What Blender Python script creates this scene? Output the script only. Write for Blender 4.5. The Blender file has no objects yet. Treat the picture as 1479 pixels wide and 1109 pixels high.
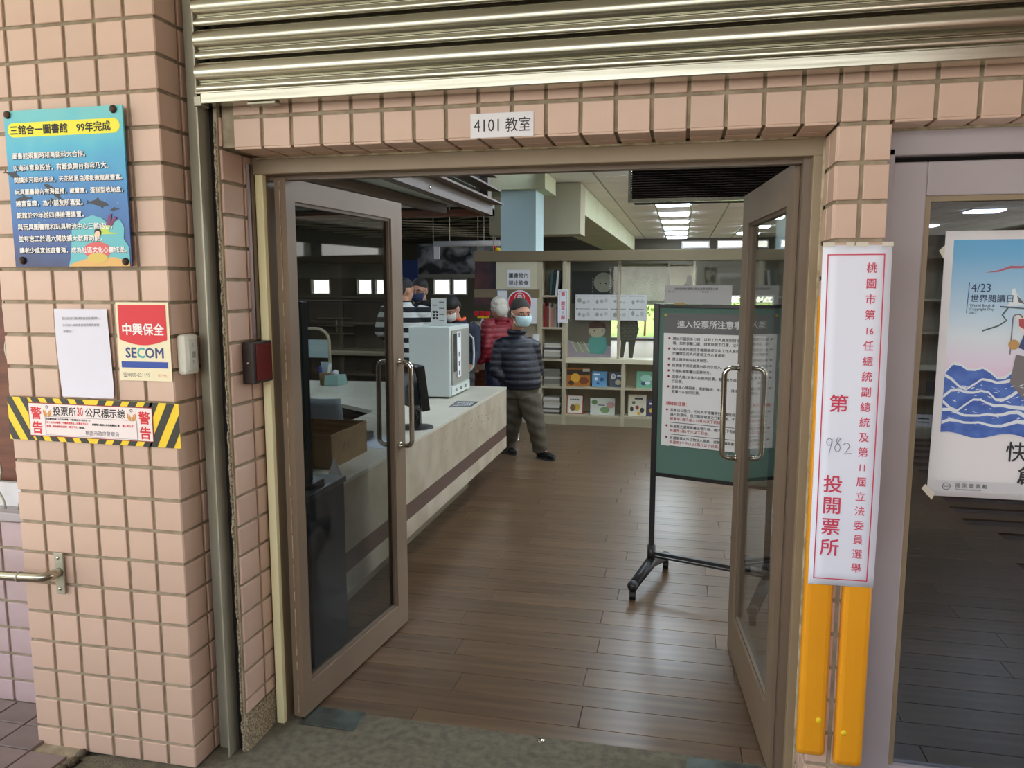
import bpy, bmesh, math, random
from mathutils import Vector, Matrix
random.seed(7)
SC = bpy.context.scene
COL = SC.collection
PI = math.pi

# ------------------------------------------------------------------ camera
YAW, PITCH, FPX, CAMH = math.radians(12.39), math.radians(-7.34), 1110.0, 1.65
cam_data = bpy.data.cameras.new('camera')
cam_data.sensor_fit = 'HORIZONTAL'
cam_data.sensor_width = 36.0
cam_data.lens = 36.0 * FPX / 1479.0
cam_data.clip_start = 0.05
cam_data.clip_end = 300
cam = bpy.data.objects.new('camera', cam_data)
cam.location = (0, 0, CAMH)
cam.rotation_euler = (PI / 2 + PITCH, 0, YAW)
COL.objects.link(cam)
SC.camera = cam

# ------------------------------------------------------------------ light
SC.view_settings.view_transform = 'Standard'
SC.view_settings.look = 'None'
SC.view_settings.gamma = 1.0
SC.view_settings.use_curve_mapping = False
SC.view_settings.exposure = 0.0
SKY_STRENGTH = 4.3
SUN_STRENGTH = 6.5
LAMP_STRENGTH = 26.0

w = bpy.data.worlds.new('sky')
SC.world = w
w.use_nodes = True
nt = w.node_tree
nt.nodes.clear()
wo = nt.nodes.new('ShaderNodeOutputWorld')
bg = nt.nodes.new('ShaderNodeBackground')
tc = nt.nodes.new('ShaderNodeTexCoord')
sx = nt.nodes.new('ShaderNodeSeparateXYZ')
cr = nt.nodes.new('ShaderNodeValToRGB')
cr.color_ramp.elements[0].position = 0.0
cr.color_ramp.elements[0].color = (1.0, 0.96, 0.88, 1)
cr.color_ramp.elements[1].position = 0.8
cr.color_ramp.elements[1].color = (0.55, 0.72, 1.0, 1)
nt.links.new(tc.outputs['Generated'], sx.inputs[0])
nt.links.new(sx.outputs[2], cr.inputs[0])
nt.links.new(cr.outputs[0], bg.inputs[0])
bg.inputs[1].default_value = SKY_STRENGTH
nt.links.new(bg.outputs[0], wo.inputs[0])

sun_d = bpy.data.lights.new('sun', 'SUN')
sun_d.energy = SUN_STRENGTH
sun_d.angle = math.radians(0.6)
sun_d.color = (1.0, 0.93, 0.80)
sun = bpy.data.objects.new('sun', sun_d)
sun.rotation_euler = (math.radians(26), 0, math.radians(-30))
COL.objects.link(sun)

# ------------------------------------------------------------------ pixel helper (surveying only)
_cy, _sy, _cp, _sp = math.cos(YAW), math.sin(YAW), math.cos(PITCH), math.sin(PITCH)
_M = Matrix.Rotation(YAW, 3, 'Z') @ Matrix.Rotation(PI / 2 + PITCH, 3, 'X')
_C = Vector((0, 0, CAMH))

def P(px, py, X=None, Y=None, Z=None):
    d = _M @ Vector(((px - 739.5) / FPX, -(py - 554.5) / FPX, -1.0))
    if X is not None: t = (X - _C.x) / d.x
    elif Y is not None: t = (Y - _C.y) / d.y
    else: t = (Z - _C.z) / d.z
    return _C + d * t

# ------------------------------------------------------------------ materials
def lin(c):
    def f(v):
        v /= 255.0
        return v / 12.92 if v <= 0.04045 else ((v + 0.055) / 1.055) ** 2.4
    return tuple(f(v) for v in c) + (1.0,)

MATS = {}
def mat(name, col, rough=0.6, metal=0.0, col2=None, scale=8.0, bump=0.0, bscale=60.0, rnd=0.0, spec=None, stretch=None,
        coat=0.0, emit=None, estr=0.0, detail=4.0, thr=(0.35, 0.65)):
    if name in MATS: return MATS[name]
    m = bpy.data.materials.new(name)
    m.use_nodes = True
    n = m.node_tree
    b = n.nodes['Principled BSDF']
    b.inputs['Base Color'].default_value = lin(col)
    b.inputs['Roughness'].default_value = rough
    b.inputs['Metallic'].default_value = metal
    if spec is not None: b.inputs['Specular IOR Level'].default_value = spec
    if coat: b.inputs['Coat Weight'].default_value = coat
    src = None
    tcn = n.nodes.new('ShaderNodeTexCoord')
    mp = n.nodes.new('ShaderNodeMapping')
    n.links.new(tcn.outputs['Object'], mp.inputs[0])
    if stretch: mp.inputs['Scale'].default_value = stretch
    if col2 is not None:
        no = n.nodes.new('ShaderNodeTexNoise')
        no.inputs['Scale'].default_value = scale
        no.inputs['Detail'].default_value = detail
        n.links.new(mp.outputs[0], no.inputs['Vector'])
        r = n.nodes.new('ShaderNodeValToRGB')
        r.color_ramp.elements[0].position = thr[0]
        r.color_ramp.elements[1].position = thr[1]
        r.color_ramp.elements[0].color = lin(col)
        r.color_ramp.elements[1].color = lin(col2)
        n.links.new(no.outputs[0], r.inputs[0])
        src = r.outputs[0]
        n.links.new(src, b.inputs['Base Color'])
    if rnd:
        oi = n.nodes.new('ShaderNodeObjectInfo')
        mr = n.nodes.new('ShaderNodeMapRange')
        mr.inputs[3].default_value = 1.0 - rnd
        mr.inputs[4].default_value = 1.0 + rnd
        n.links.new(oi.outputs['Random'], mr.inputs[0])
        hs = n.nodes.new('ShaderNodeHueSaturation')
        if src: n.links.new(src, hs.inputs['Color'])
        else: hs.inputs['Color'].default_value = lin(col)
        n.links.new(mr.outputs[0], hs.inputs['Value'])
        n.links.new(hs.outputs[0], b.inputs['Base Color'])
    if bump:
        no2 = n.nodes.new('ShaderNodeTexNoise')
        no2.inputs['Scale'].default_value = bscale
        n.links.new(mp.outputs[0], no2.inputs['Vector'])
        bn = n.nodes.new('ShaderNodeBump')
        bn.inputs['Strength'].default_value = bump
        bn.inputs['Distance'].default_value = 0.01
        n.links.new(no2.outputs[0], bn.inputs['Height'])
        n.links.new(bn.outputs[0], b.inputs['Normal'])
    if emit is not None:
        b.inputs['Emission Color'].default_value = lin(emit)
        b.inputs['Emission Strength'].default_value = estr
    MATS[name] = m
    return m

def glass_mat(name, tint, ior=1.5):
    m = bpy.data.materials.new(name)
    m.use_nodes = True
    n = m.node_tree
    n.nodes.clear()
    out = n.nodes.new('ShaderNodeOutputMaterial')
    mix = n.nodes.new('ShaderNodeMixShader')
    tr = n.nodes.new('ShaderNodeBsdfTransparent')
    tr.inputs[0].default_value = (tint[0] ** 0.5, tint[1] ** 0.5, tint[2] ** 0.5, 1)
    gl = n.nodes.new('ShaderNodeBsdfGlossy')
    gl.inputs['Roughness'].default_value = 0.02
    lw = n.nodes.new('ShaderNodeLayerWeight')
    lw.inputs['Blend'].default_value = 0.5
    pw = n.nodes.new('ShaderNodeMath'); pw.operation = 'POWER'; pw.inputs[1].default_value = 5.0
    ma = n.nodes.new('ShaderNodeMath'); ma.operation = 'MULTIPLY_ADD'; ma.inputs[1].default_value = 0.95; ma.inputs[2].default_value = 0.03
    n.links.new(lw.outputs['Facing'], pw.inputs[0])
    n.links.new(pw.outputs[0], ma.inputs[0])
    n.links.new(ma.outputs[0], mix.inputs[0])
    n.links.new(tr.outputs[0], mix.inputs[1])
    n.links.new(gl.outputs[0], mix.inputs[2])
    n.links.new(mix.outputs[0], out.inputs[0])
    MATS[name] = m
    return m

M_TILE = mat('pink_tile', (212, 183, 164), 0.42, col2=(203, 172, 152), scale=3.0, rnd=0.05, detail=5)
M_TILEL = mat('sky_tinted_tile', (192, 170, 174), 0.5, col2=(180, 156, 158), scale=4.0, rnd=0.04)  # pink tile with the sky's bluish tint put into its colour
M_GROUT = mat('grout', (168, 156, 134), 0.95, col2=(142, 130, 108), scale=22, bump=0.3)
M_CONC = mat('concrete', (116, 109, 92), 0.95, col2=(94, 88, 74), scale=30, bump=0.5, bscale=220, detail=9)
M_TERR = mat('speckled_plinth', (176, 160, 132), 0.9, col2=(112, 100, 82), scale=140, bump=0.3, bscale=200, thr=(0.42, 0.58))
M_PAVE = mat('paving_tile', (138, 122, 120), 0.8, col2=(122, 108, 104), scale=5, rnd=0.08)
M_STEEL = mat('stainless', (196, 194, 178), 0.22, 1.0, col2=(170, 168, 152), scale=2.0, stretch=(0.3, 1, 6), bump=0.06, bscale=5)
M_STEEL2 = mat('dull_stainless', (186, 184, 166), 0.5, 0.55, col2=(164, 162, 144), scale=3, stretch=(3, 3, 0.6))
M_TAUPE = mat('taupe_metal', (150, 133, 107), 0.45, col2=(142, 125, 100), scale=3)
M_LEAF_F = mat('door_leaf_metal', (134, 115, 95), 0.45, col2=(126, 107, 88), scale=3)
M_TAUPED = mat('dark_taupe_metal', (112, 96, 80), 0.5)  # darker taupe for stops, beads and the cable duct
M_GREYF = mat('mauve_grey_metal', (176, 168, 172), 0.4, col2=(166, 157, 158), scale=2)
M_CREAM = mat('cream_strip', (255, 250, 205), 0.6, col2=(244, 236, 184), scale=6, stretch=(1, 1, 0.2))
M_SEAL = mat('old_sealant', (196, 186, 158), 0.8, col2=(150, 136, 110), scale=25)
M_BLACK = mat('black_plastic', (18, 18, 19), 0.4)
M_BLACKM = mat('black_metal', (26, 25, 26), 0.35)
M_DARKG = mat('dark_grey_laminate', (56, 58, 62), 0.5)
M_CHROME = mat('chrome', (205, 200, 190), 0.08, 1.0)
M_WHITE = mat('white_paper', (232, 232, 236), 0.7)
M_PAPERB = mat('sky_tinted_paper', (234, 238, 252), 0.7, col2=(228, 233, 250), scale=1.5)  # white paper, blue cast of the sky mixed into the colour
M_CREAMP = mat('cream_paper', (236, 226, 190), 0.5)
M_LAM = mat('white_laminate', (204, 200, 186), 0.35, col2=(196, 190, 172), scale=4)
M_LAMF = mat('worn_white_laminate', (186, 176, 156), 0.45, col2=(166, 152, 130), scale=5)
M_BRST = mat('brown_stripe', (92, 70, 60), 0.5)
M_PLINTH = mat('plinth', (120, 110, 88), 0.6)
M_BEIGE = mat('beige_shelf', (186, 176, 150), 0.6, col2=(178, 166, 140), scale=2)
M_BEIGEB = mat('beige_band', (124, 110, 84), 0.6)
M_SHWALL = mat('shelf_back', (160, 150, 124), 0.7)
M_CEIL = mat('ceiling_panel', (238, 233, 222), 0.9, rnd=0.03)
M_TBAR = mat('tbar', (140, 132, 116), 0.35)
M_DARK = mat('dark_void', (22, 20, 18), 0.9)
M_RED = mat('red_print', (214, 30, 44), 0.5)
M_ROSE = mat('rose_ink', (206, 62, 90), 0.6)
M_INK = mat('black_ink', (24, 24, 26), 0.6)
M_GREYINK = mat('grey_ink', (110, 108, 112), 0.6)
M_BLUEINK = mat('navy_ink', (28, 60, 120), 0.5)
M_TEALINK = mat('teal_ink', (60, 170, 165), 0.5)
M_YEL = mat('warning_yellow', (244, 208, 30), 0.5)
M_WBLK = mat('warning_black', (44, 44, 36), 0.5)
M_ORANGE = mat('amber_strip', (240, 166, 34), 0.35, col2=(232, 156, 30), scale=2)
M_SKIN = mat('skin', (196, 146, 118), 0.55, col2=(184, 132, 106), scale=20)
M_HAIR = mat('black_hair', (34, 31, 30), 0.6, bump=0.5, bscale=120)
M_HAIRW = mat('white_hair', (206, 200, 188), 0.7, bump=0.6, bscale=90)
M_NAVY = mat('navy_nylon', (19, 22, 36), 0.42)
M_NAVY2 = mat('dark_navy_cloth', (26, 32, 56), 0.7)
M_OLIVE = mat('olive_trousers', (84, 78, 64), 0.8, col2=(74, 68, 56), scale=9, bump=0.3, bscale=12)
M_REDJ = mat('red_nylon', (134, 32, 46), 0.5)
M_MASK = mat('pale_blue_mask', (186, 214, 218), 0.8)
M_MASKW = mat('white_mask', (228, 230, 226), 0.8)
M_MASKN = mat('navy_mask', (48, 60, 96), 0.8)
M_WOOD = mat('red_brown_wood', (126, 72, 46), 0.5, col2=(98, 52, 32), scale=6, stretch=(0.5, 6, 6))
M_CARD = mat('cardboard', (126, 100, 66), 0.85, col2=(114, 90, 58), scale=8)
M_GREEN = mat('teal_felt', (98, 130, 120), 0.9)
M_HDR = mat('grey_header', (112, 112, 112), 0.6)
M_PAPERG = mat('board_paper', (246, 246, 246), 0.6)
M_FUR = mat('appliance_white', (204, 212, 208), 0.3, col2=(198, 206, 202), scale=2)
M_FURD = mat('appliance_door', (150, 150, 140), 0.3)
M_BLUEC = mat('pale_blue_paint', (176, 200, 204), 0.7)
M_BEAM = mat('pale_green_paint', (196, 200, 166), 0.8, col2=(188, 190, 158), scale=1.5)
M_BULK = mat('beige_bulkhead', (170, 162, 138), 0.8)
M_GL = glass_mat('tinted_door_glass', (0.46, 0.48, 0.48))
M_GR = glass_mat('clear_door_glass', (0.66, 0.68, 0.66))
M_GW = glass_mat('window_glass', (0.22, 0.235, 0.27))
M_GC = glass_mat('clear_panel', (0.9, 0.92, 0.9))
M_LEAF = mat('leaf_green', (96, 140, 40), 0.7, col2=(170, 190, 70), scale=3)
M_GRASS = mat('grass', (120, 150, 60), 0.9, col2=(150, 165, 80), scale=2)

def wood_floor_mat():
    m = mat('floor_plank', (112, 89, 66), 0.30, col2=(84, 64, 46), scale=5, stretch=(0.35, 5, 5), rnd=0.10, detail=8, thr=(0.3, 0.7))
    return m
M_PLANK = wood_floor_mat()

# ------------------------------------------------------------------ mesh builder
class MB:
    def __init__(s):
        s.v, s.f = [], []
    def add(s, vs, fs):
        o = len(s.v)
        s.v += [tuple(v) for v in vs]
        s.f += [tuple(i + o for i in f) for f in fs]
        return s
    def box(s, x0, x1, y0, y1, z0, z1):
        vs = [(x0, y0, z0), (x1, y0, z0), (x1, y1, z0), (x0, y1, z0), (x0, y0, z1), (x1, y0, z1), (x1, y1, z1), (x0, y1, z1)]
        return s.add(vs, [(3, 2, 1, 0), (4, 5, 6, 7), (0, 1, 5, 4), (1, 2, 6, 5), (2, 3, 7, 6), (3, 0, 4, 7)])
    def obox(s, a, b, width, height, up=Vector((0, 0, 1))):
        """a bar of rectangular section from a to b"""
        a, b = Vector(a), Vector(b)
        d = (b - a).normalized()
        r = d.cross(up)
        if r.length < 1e-5: r = d.cross(Vector((0, 1, 0)))
        r.normalize()
        u = r.cross(d)
        vs = []
        for p in (a, b):
            for sx_, sz_ in ((-1, -1), (1, -1), (1, 1), (-1, 1)):
                vs.append(p + r * sx_ * width / 2 + u * sz_ * height / 2)
        return s.add(vs, [(0, 1, 2, 3), (7, 6, 5, 4), (4, 5, 1, 0), (5, 6, 2, 1), (6, 7, 3, 2), (7, 4, 0, 3)])
    def prism(s, pts, thick):
        """pts: coplanar 3d loop; thick: vector"""
        n = len(pts)
        t = Vector(thick)
        vs = [Vector(p) for p in pts] + [Vector(p) + t for p in pts]
        fs = [tuple(range(n))[::-1], tuple(range(n, 2 * n))] + [(i, (i + 1) % n, n + (i + 1) % n, n + i) for i in range(n)]
        return s.add(vs, fs)
    def tube(s, pts, radii, n=10, cap=True, sq=1.0, side=None):
        pts = [Vector(p) for p in pts]
        if not isinstance(radii, (list, tuple)): radii = [radii] * len(pts)
        prev = None
        base = len(s.v)
        for i, p in enumerate(pts):
            d = (pts[min(i + 1, len(pts) - 1)] - pts[max(i - 1, 0)])
            d.normalize()
            if prev is None:
                a = side if side is not None else (Vector((0, 0, 1)) if abs(d.z) < 0.9 else Vector((1, 0, 0)))
                r = (Vector(a) - d * Vector(a).dot(d)).normalized()
            else:
                r = (prev - d * prev.dot(d)).normalized()
            prev = r
            q = d.cross(r)
            for k in range(n):
                an = 2 * PI * k / n
                s.v.append(tuple(p + r * math.cos(an) * radii[i] + q * math.sin(an) * radii[i] * sq))
        m = len(pts)
        for i in range(m - 1):
            for k in range(n):
                a, b = base + i * n + k, base + i * n + (k + 1) % n
                s.f.append((a, b, b + n, a + n))
        if cap:
            s.f.append(tuple(base + k for k in range(n))[::-1])
            s.f.append(tuple(base + (m - 1) * n + k for k in range(n)))
        return s
    def rings(s, rings, n=20, yaw=0.0):
        """horizontal-ish ellipses (center, rx, ry[, power])"""
        base = len(s.v)
        c, sn = math.cos(yaw), math.sin(yaw)
        for (ce, rx, ry) in rings:
            for k in range(n):
                an = 2 * PI * k / n
                x, y = rx * math.cos(an), ry * math.sin(an)
                s.v.append((ce[0] + x * c - y * sn, ce[1] + x * sn + y * c, ce[2]))
        m = len(rings)
        for i in range(m - 1):
            for k in range(n):
                a, b = base + i * n + k, base + i * n + (k + 1) % n
                s.f.append((a, b, b + n, a + n))
        s.f.append(tuple(base + k for k in range(n))[::-1])
        s.f.append(tuple(base + (m - 1) * n + k for k in range(n)))
        return s
    def ell(s, c, rx, ry, rz, n=14, m=9, rot=None):
        base = len(s.v)
        c = Vector(c)
        R = rot if rot is not None else Matrix.Identity(3)
        for i in range(1, m):
            t = PI * i / m
            for k in range(n):
                a = 2 * PI * k / n
                s.v.append(tuple(c + R @ Vector((rx * math.sin(t) * math.cos(a), ry * math.sin(t) * math.sin(a), rz * math.cos(t)))))
        top = len(s.v); s.v.append(tuple(c + R @ Vector((0, 0, rz))))
        bot = len(s.v); s.v.append(tuple(c + R @ Vector((0, 0, -rz))))
        for i in range(m - 2):
            for k in range(n):
                a, b = base + i * n + k, base + i * n + (k + 1) % n
                s.f.append((a, a + n, b + n, b))
        for k in range(n):
            s.f.append((top, base + k, base + (k + 1) % n))
            s.f.append((bot, base + (m - 2) * n + (k + 1) % n, base + (m - 2) * n + k))
        return s
    def mesh(s, name, m, smooth=False):
        me = bpy.data.meshes.new(name)
        me.from_pydata(s.v, [], s.f)
        me.materials.append(m)
        if smooth: me.polygons.foreach_set('use_smooth', [True] * len(me.polygons))
        me.update()
        return me
    def build(s, name, m, parent=None, smooth=False, bevel=0.0, **kw):
        o = bpy.data.objects.new(name, s.mesh(name, m, smooth))
        return link(o, parent, bevel, **kw)

def link(o, parent=None, bevel=0.0, **kw):
    COL.objects.link(o)
    if parent is not None:
        o.parent = parent
        q = parent
        T = Matrix.Identity(4)
        chain = []
        while q is not None:
            chain.append(q); q = q.parent
        for q in reversed(chain):
            T = T @ q.matrix_parent_inverse @ Matrix.LocRotScale(q.location, q.rotation_euler, q.scale)
        o.matrix_parent_inverse = T.inverted()
    if bevel:
        b = o.modifiers.new('bevel', 'BEVEL')
        b.width = bevel; b.segments = 2; b.limit_method = 'ANGLE'
    for k, v in kw.items(): o[k] = v
    return o

def thing(name, label, cat, loc=(0, 0, 0), group=None):
    o = bpy.data.objects.new(name, None)
    o.location = loc
    o.empty_display_size = 0.1
    COL.objects.link(o)
    o['label'] = label; o['category'] = cat
    if group: o['group'] = group
    return o

def tag(o, label, cat, group=None):
    o['label'] = label; o['category'] = cat
    if group: o['group'] = group
    return o

def bx(name, m, parent, x0, x1, y0, y1, z0, z1, bevel=0.0, **kw):
    return MB().box(x0, x1, y0, y1, z0, z1).build(name, m, parent, bevel=bevel, **kw)

# ---- tiles: one shared mesh per size, placed by a frame
_tiles = {}
def tile_mesh(wd, ht, th, ch, m):
    key = (round(wd, 3), round(ht, 3), th, ch, m.name)
    if key not in _tiles:
        a, b, c = wd / 2, ht / 2, ch
        vs = [(-a, -b, 0), (a, -b, 0), (a, b, 0), (-a, b, 0), (-a, -b, th - c), (a, -b, th - c), (a, b, th - c), (-a, b, th - c),
              (-a + c, -b + c, th), (a - c, -b + c, th), (a - c, b - c, th), (-a + c, b - c, th)]
        fs = [(0, 1, 5, 4), (1, 2, 6, 5), (2, 3, 7, 6), (3, 0, 4, 7), (4, 5, 9, 8), (5, 6, 10, 9), (6, 7, 11, 10), (7, 4, 8, 11), (8, 9, 10, 11)]
        _tiles[key] = MB().add(vs, fs).mesh('tile', m)
    return _tiles[key]

def tile(parent, c, u, v, wd, ht, th=0.008, ch=0.002, m=None, name='tile', wob=0.0):
    m = m or M_TILE
    o = bpy.data.objects.new(name, tile_mesh(wd, ht, th, ch, m))
    u, v = Vector(u), Vector(v)
    n = u.cross(v)
    R = Matrix((u, v, n)).transposed()
    if wob: R = R @ Matrix.Rotation(random.uniform(-wob, wob), 3, 'X') @ Matrix.Rotation(random.uniform(-wob, wob), 3, 'Y')
    o.matrix_basis = Matrix.Translation(c) @ R.to_4x4()
    link(o, parent)
    return o

UX, UY, UZ = Vector((1, 0, 0)), Vector((0, 1, 0)), Vector((0, 0, 1))
G = 0.0112  # grout width
def tile_grid(parent, o, u, v, us, vs, skip=None, **kw):
    """us / vs: lists of grout-centre positions along u and v from o"""
    for i in range(len(us) - 1):
        for j in range(len(vs) - 1):
            wd, ht = us[i + 1] - us[i] - G, vs[j + 1] - vs[j] - G
            if wd < 0.006 or ht < 0.006: continue
            if skip and skip(us[i], us[i + 1], vs[j], vs[j + 1]): continue
            c = Vector(o) + Vector(u) * (us[i] + us[i + 1]) / 2 + Vector(v) * (vs[j] + vs[j + 1]) / 2
            tile(parent, c, u, v, wd, ht, wob=0.006, **kw)

# ---- frames for flat printed things
class Fr:
    def __init__(s, o, u, v):
        s.o, s.u, s.v = Vector(o), Vector(u).normalized(), Vector(v).normalized()
        s.n = s.u.cross(s.v)
    def p(s, a, b, c=0.0):
        return s.o + s.u * a + s.v * b + s.n * c

def rect(fr, a0, a1, b0, b1, m, parent, name, c=0.0, th=0.0006, **kw):
    return MB().prism([fr.p(a0, b0, c), fr.p(a1, b0, c), fr.p(a1, b1, c), fr.p(a0, b1, c)], fr.n * th).build(name, m, parent, **kw)

def poly(fr, pts, m, parent, name, c=0.0, th=0.0006, **kw):
    return MB().prism([fr.p(a, b, c) for a, b in pts], fr.n * th).build(name, m, parent, **kw)

def outline(fr, a0, a1, b0, b1, t, m, parent, name, c=0.0, th=0.0005):
    mb = MB()
    for (x0, x1, y0, y1) in ((a0, a1, b0, b0 + t), (a0, a1, b1 - t, b1), (a0, a0 + t, b0 + t, b1 - t), (a1 - t, a1, b0 + t, b1 - t)):
        mb.prism([fr.p(x0, y0, c), fr.p(x1, y0, c), fr.p(x1, y1, c), fr.p(x0, y1, c)], fr.n * th)
    return mb.build(name, m, parent)

TEXTS = []
def text(fr, a, b, s, size, m, parent, c=0.0, bold=0.0, sx=1.0, res=2, center=False, name='lettering', shear=0.0, line=1.0):
    cu = bpy.data.curves.new(name, 'FONT')
    cu.body = s
    cu.size = size
    cu.resolution_u = res
    cu.fill_mode = 'FRONT'
    cu.extrude = 0.0
    cu.shear = shear
    cu.space_line = line
    cu.align_x = 'CENTER' if center else 'LEFT'
    cu.materials.append(m)
    o = bpy.data.objects.new(name, cu)
    R = Matrix((fr.u * sx, fr.v, fr.n)).transposed()
    o.matrix_basis = Matrix.Translation(fr.p(a, b, c)) @ R.to_4x4()
    link(o, parent)
    TEXTS.append((o, bold))
    return o

def disc_pts(cx, cy, r, n=20, ry=None):
    ry = ry or r
    return [(cx + r * math.cos(2 * PI * k / n), cy + ry * math.sin(2 * PI * k / n)) for k in range(n)]
FRONT = lambda x, z, y: Fr((x, y, z), UX, UZ)

# ================================================================== SETTING: outside
def struct(o):
    o['kind'] = 'structure'
    return o

# outside floor: rough concrete ramp in front of the door
gb = MB()
gb.add([(-2.02, 2.12, -0.001), (2.6, 2.12, -0.001), (2.6, 2.56, -0.001), (-1.48, 2.50, -0.001), (-1.48, 2.30, -0.001), (-1.586, 2.30, -0.001), (-2.02, 2.14, -0.001)],
       [(0, 1, 2, 3, 4, 5, 6)])
gb.add([(-2.0, -1.9, -0.001), (2.6, -1.9, -0.001), (2.6, 2.12, -0.001), (-2.0, 2.12, -0.001)], [(0, 1, 2, 3)])
ramp = struct(gb.build('floor_outside', M_CONC))
# corridor paving on the left, raised a little above the ramp, tile by tile
pv = struct(bx('floor_paving', M_GROUT, None, -4.6, -2.035, -1.9, 2.37, -0.05, 0.012))
for i in range(8):
    for j in range(9):
        x1 = -2.045 - i * 0.155
        y1 = 2.36 - j * 0.13
        if x1 > -2.19 and y1 > 2.15: continue
        tile(pv, (x1 - 0.077, y1 - 0.065, 0.012), UX, UY, 0.149, 0.124, th=0.012, m=M_PAVE, wob=0.006)
for j in range(2):
    for i in range(3):
        tile(pv, (-2.30 - i * 0.155, 2.30 - j * 0.13, 0.012), UX, UY, 0.149, 0.124, th=0.010, m=M_PAVE) if i == -1 else None
# broken mortar edge where the paving stops at the ramp
eb = MB()
random.seed(3)
for k in range(26):
    y = 2.14 - k * 0.045
    r = random.uniform(0.012, 0.022)
    eb.ell((-2.03 + random.uniform(-0.006, 0.006), y, 0.006), r, 0.026, 0.016, 7, 5)
eb.build('mortar_edge', M_CONC, pv)['kind'] = 'stuff'

slab = struct(bx('floor_slab', M_CONC, None, -4.6, 2.6, -1.95, 2.62, -0.06, -0.014))
added_parapet = struct(bx('wall_added_parapet', mat('added_parapet_paint', (150, 140, 124), 0.9), None, -8, 6, -2.1, -1.95, -0.06, 1.25))  # unseen parapet added to darken the foot of the facade
yard = struct(MB().add([(-60, -60, -0.06), (60, -60, -0.06), (60, -1.9, -0.06), (-60, -1.9, -0.06)], [(0, 1, 2, 3)]).build('ground_yard', mat('yard_paving', (158, 152, 136), 0.9, col2=(140, 134, 118), scale=0.6)))
added_roof = struct(bx('ceiling_added_roof', mat('added_roof_paint', (226, 222, 210), 0.9), None, -8, 6, -2.0, 2.36, 3.3, 3.5))  # unseen roof added to keep sun and high sky off the facade
added_wing = struct(bx('wall_added_wing', mat('added_wing_paint', (150, 112, 98), 0.6, col2=(136, 100, 86), scale=3), None, 1.85, 2.9, -7.0, 1.9, 0, 3.3))  # unseen wall added to cut the light from the right

# ---- left pilaster
XPL, XPR, YP = -2.2255, -1.586, 2.160
wl = struct(bx('wall_left', M_GROUT, None, XPL + 0.007, XPR - 0.007, YP + 0.007, 2.50, 0, 3.3))
cols = [XPL - 0.004, -2.125, -2.016, -1.909, -1.797, -1.691, XPR + 0.004]
rows = [0.0] + [0.0807 + 0.1081 * k for k in range(25)]
tile_grid(wl, (0, YP + 0.007, 0), UX, UZ, cols, rows, th=0.0075)
# its right side face (facing +X)
tile_grid(wl, (XPR - 0.007, 0, 0), UY, UZ, [YP - 0.004, 2.272, 2.331], rows, th=0.0075)

# ---- lower wall and grille window left of the pilaster
zs = P(10, 752, Y=2.37).z
wb = struct(bx('wall_left_recess', M_GROUT, None, -4.6, -2.2, 2.377, 2.55, 0, zs))
us = [-2.2 - 0.112 * k for k in range(9)][::-1]
vs_ = [0.012] + [zs - 0.108 * k for k in range(7)][::-1]
tile_grid(wb, (0, 2.377, 0), UX, UZ, us, [v for v in vs_ if v >= 0.0], m=M_TILEL, th=0.0075)
bx('mortar_fillet', M_CONC, wb, -3.3, -2.2, 2.355, 2.378, 0, 0.02)
wt = struct(bx('wall_left_top', M_GROUT, None, -4.6, -2.2, 2.377, 2.55, 2.0, 3.3))
w2 = thing('window_2', 'diamond grille window beside the tiled pillar', 'window', (-2.7, 2.4, zs)); w2['kind'] = 'structure'
del w2['category']; del w2['label']
bx('window_sill', M_GREYF, w2, -3.4, -2.2, 2.36, 2.45, zs, zs + 0.035, 0.004)
bx('lower_panel', M_WHITE, w2, -3.4, -2.2, 2.44, 2.46, zs + 0.035, zs + 0.13)
bx('wood_panel', M_WOOD, w2, -3.4, -2.2, 2.47, 2.49, zs + 0.13, 2.0)
z0 = zs + 0.035
for s in range(7):
    for sg in (1, -1):
        pts = []
        xc = -2.17 - 0.135 * s
        for k in range(0, 67):
            z = z0 + k * 0.02
            if z > 1.95: break
            t = (k * 0.02 / 0.155) * PI
            pts.append((xc + sg * 0.034 * math.cos(t), 2.405 + sg * 0.003, z))
        MB().tube(pts, 0.0045, 6).build('grille_bar', M_STEEL2, w2, smooth=True)

# ---- facade wall: lintel, column and window surround (front plane Y = 2.30)
YF, ZL = 2.30, 2.083
wf = MB()
wf.box(-1.465, 2.6, YF + 0.007, 2.52, ZL + 0.007, 3.3)
wf.box(0.400 + 0.007, 0.5395 - 0.007, YF + 0.007, 2.52, 0, ZL + 0.01)
wf.box(-1.484, -1.472, 2.288, 2.50, 0, 3.3)
wf = struct(wf.build('wall_front', M_GROUT))
lc = [-1.425] + [-1.5241 + 0.1019 * k for k in range(2, 20)]
lc = [-1.425] + [x for x in lc if x > -1.40]
lc = [x for x in lc if x < 0.39] + [0.404, 0.4685, 0.5395]
x = 0.5395
while x < 2.5:
    x += 0.104; lc.append(x)
tile_grid(wf, (0, YF + 0.007, 0), UX, UZ, lc, [ZL, ZL + 0.099, ZL + 0.203], th=0.0075)
# soffit tiles over the door and over the window (facing down)
tile_grid(wf, (0, 2.5, ZL + 0.007), UX, -UY, [c for c in lc if c < 0.42], [0.0, 0.1, 0.204], th=0.0075)
tile_grid(wf, (0, 2.5, ZL + 0.007), UX, -UY, [c for c in lc if c > 0.53 and c < 2.0], [0.0, 0.1, 0.204], th=0.0075)
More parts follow.
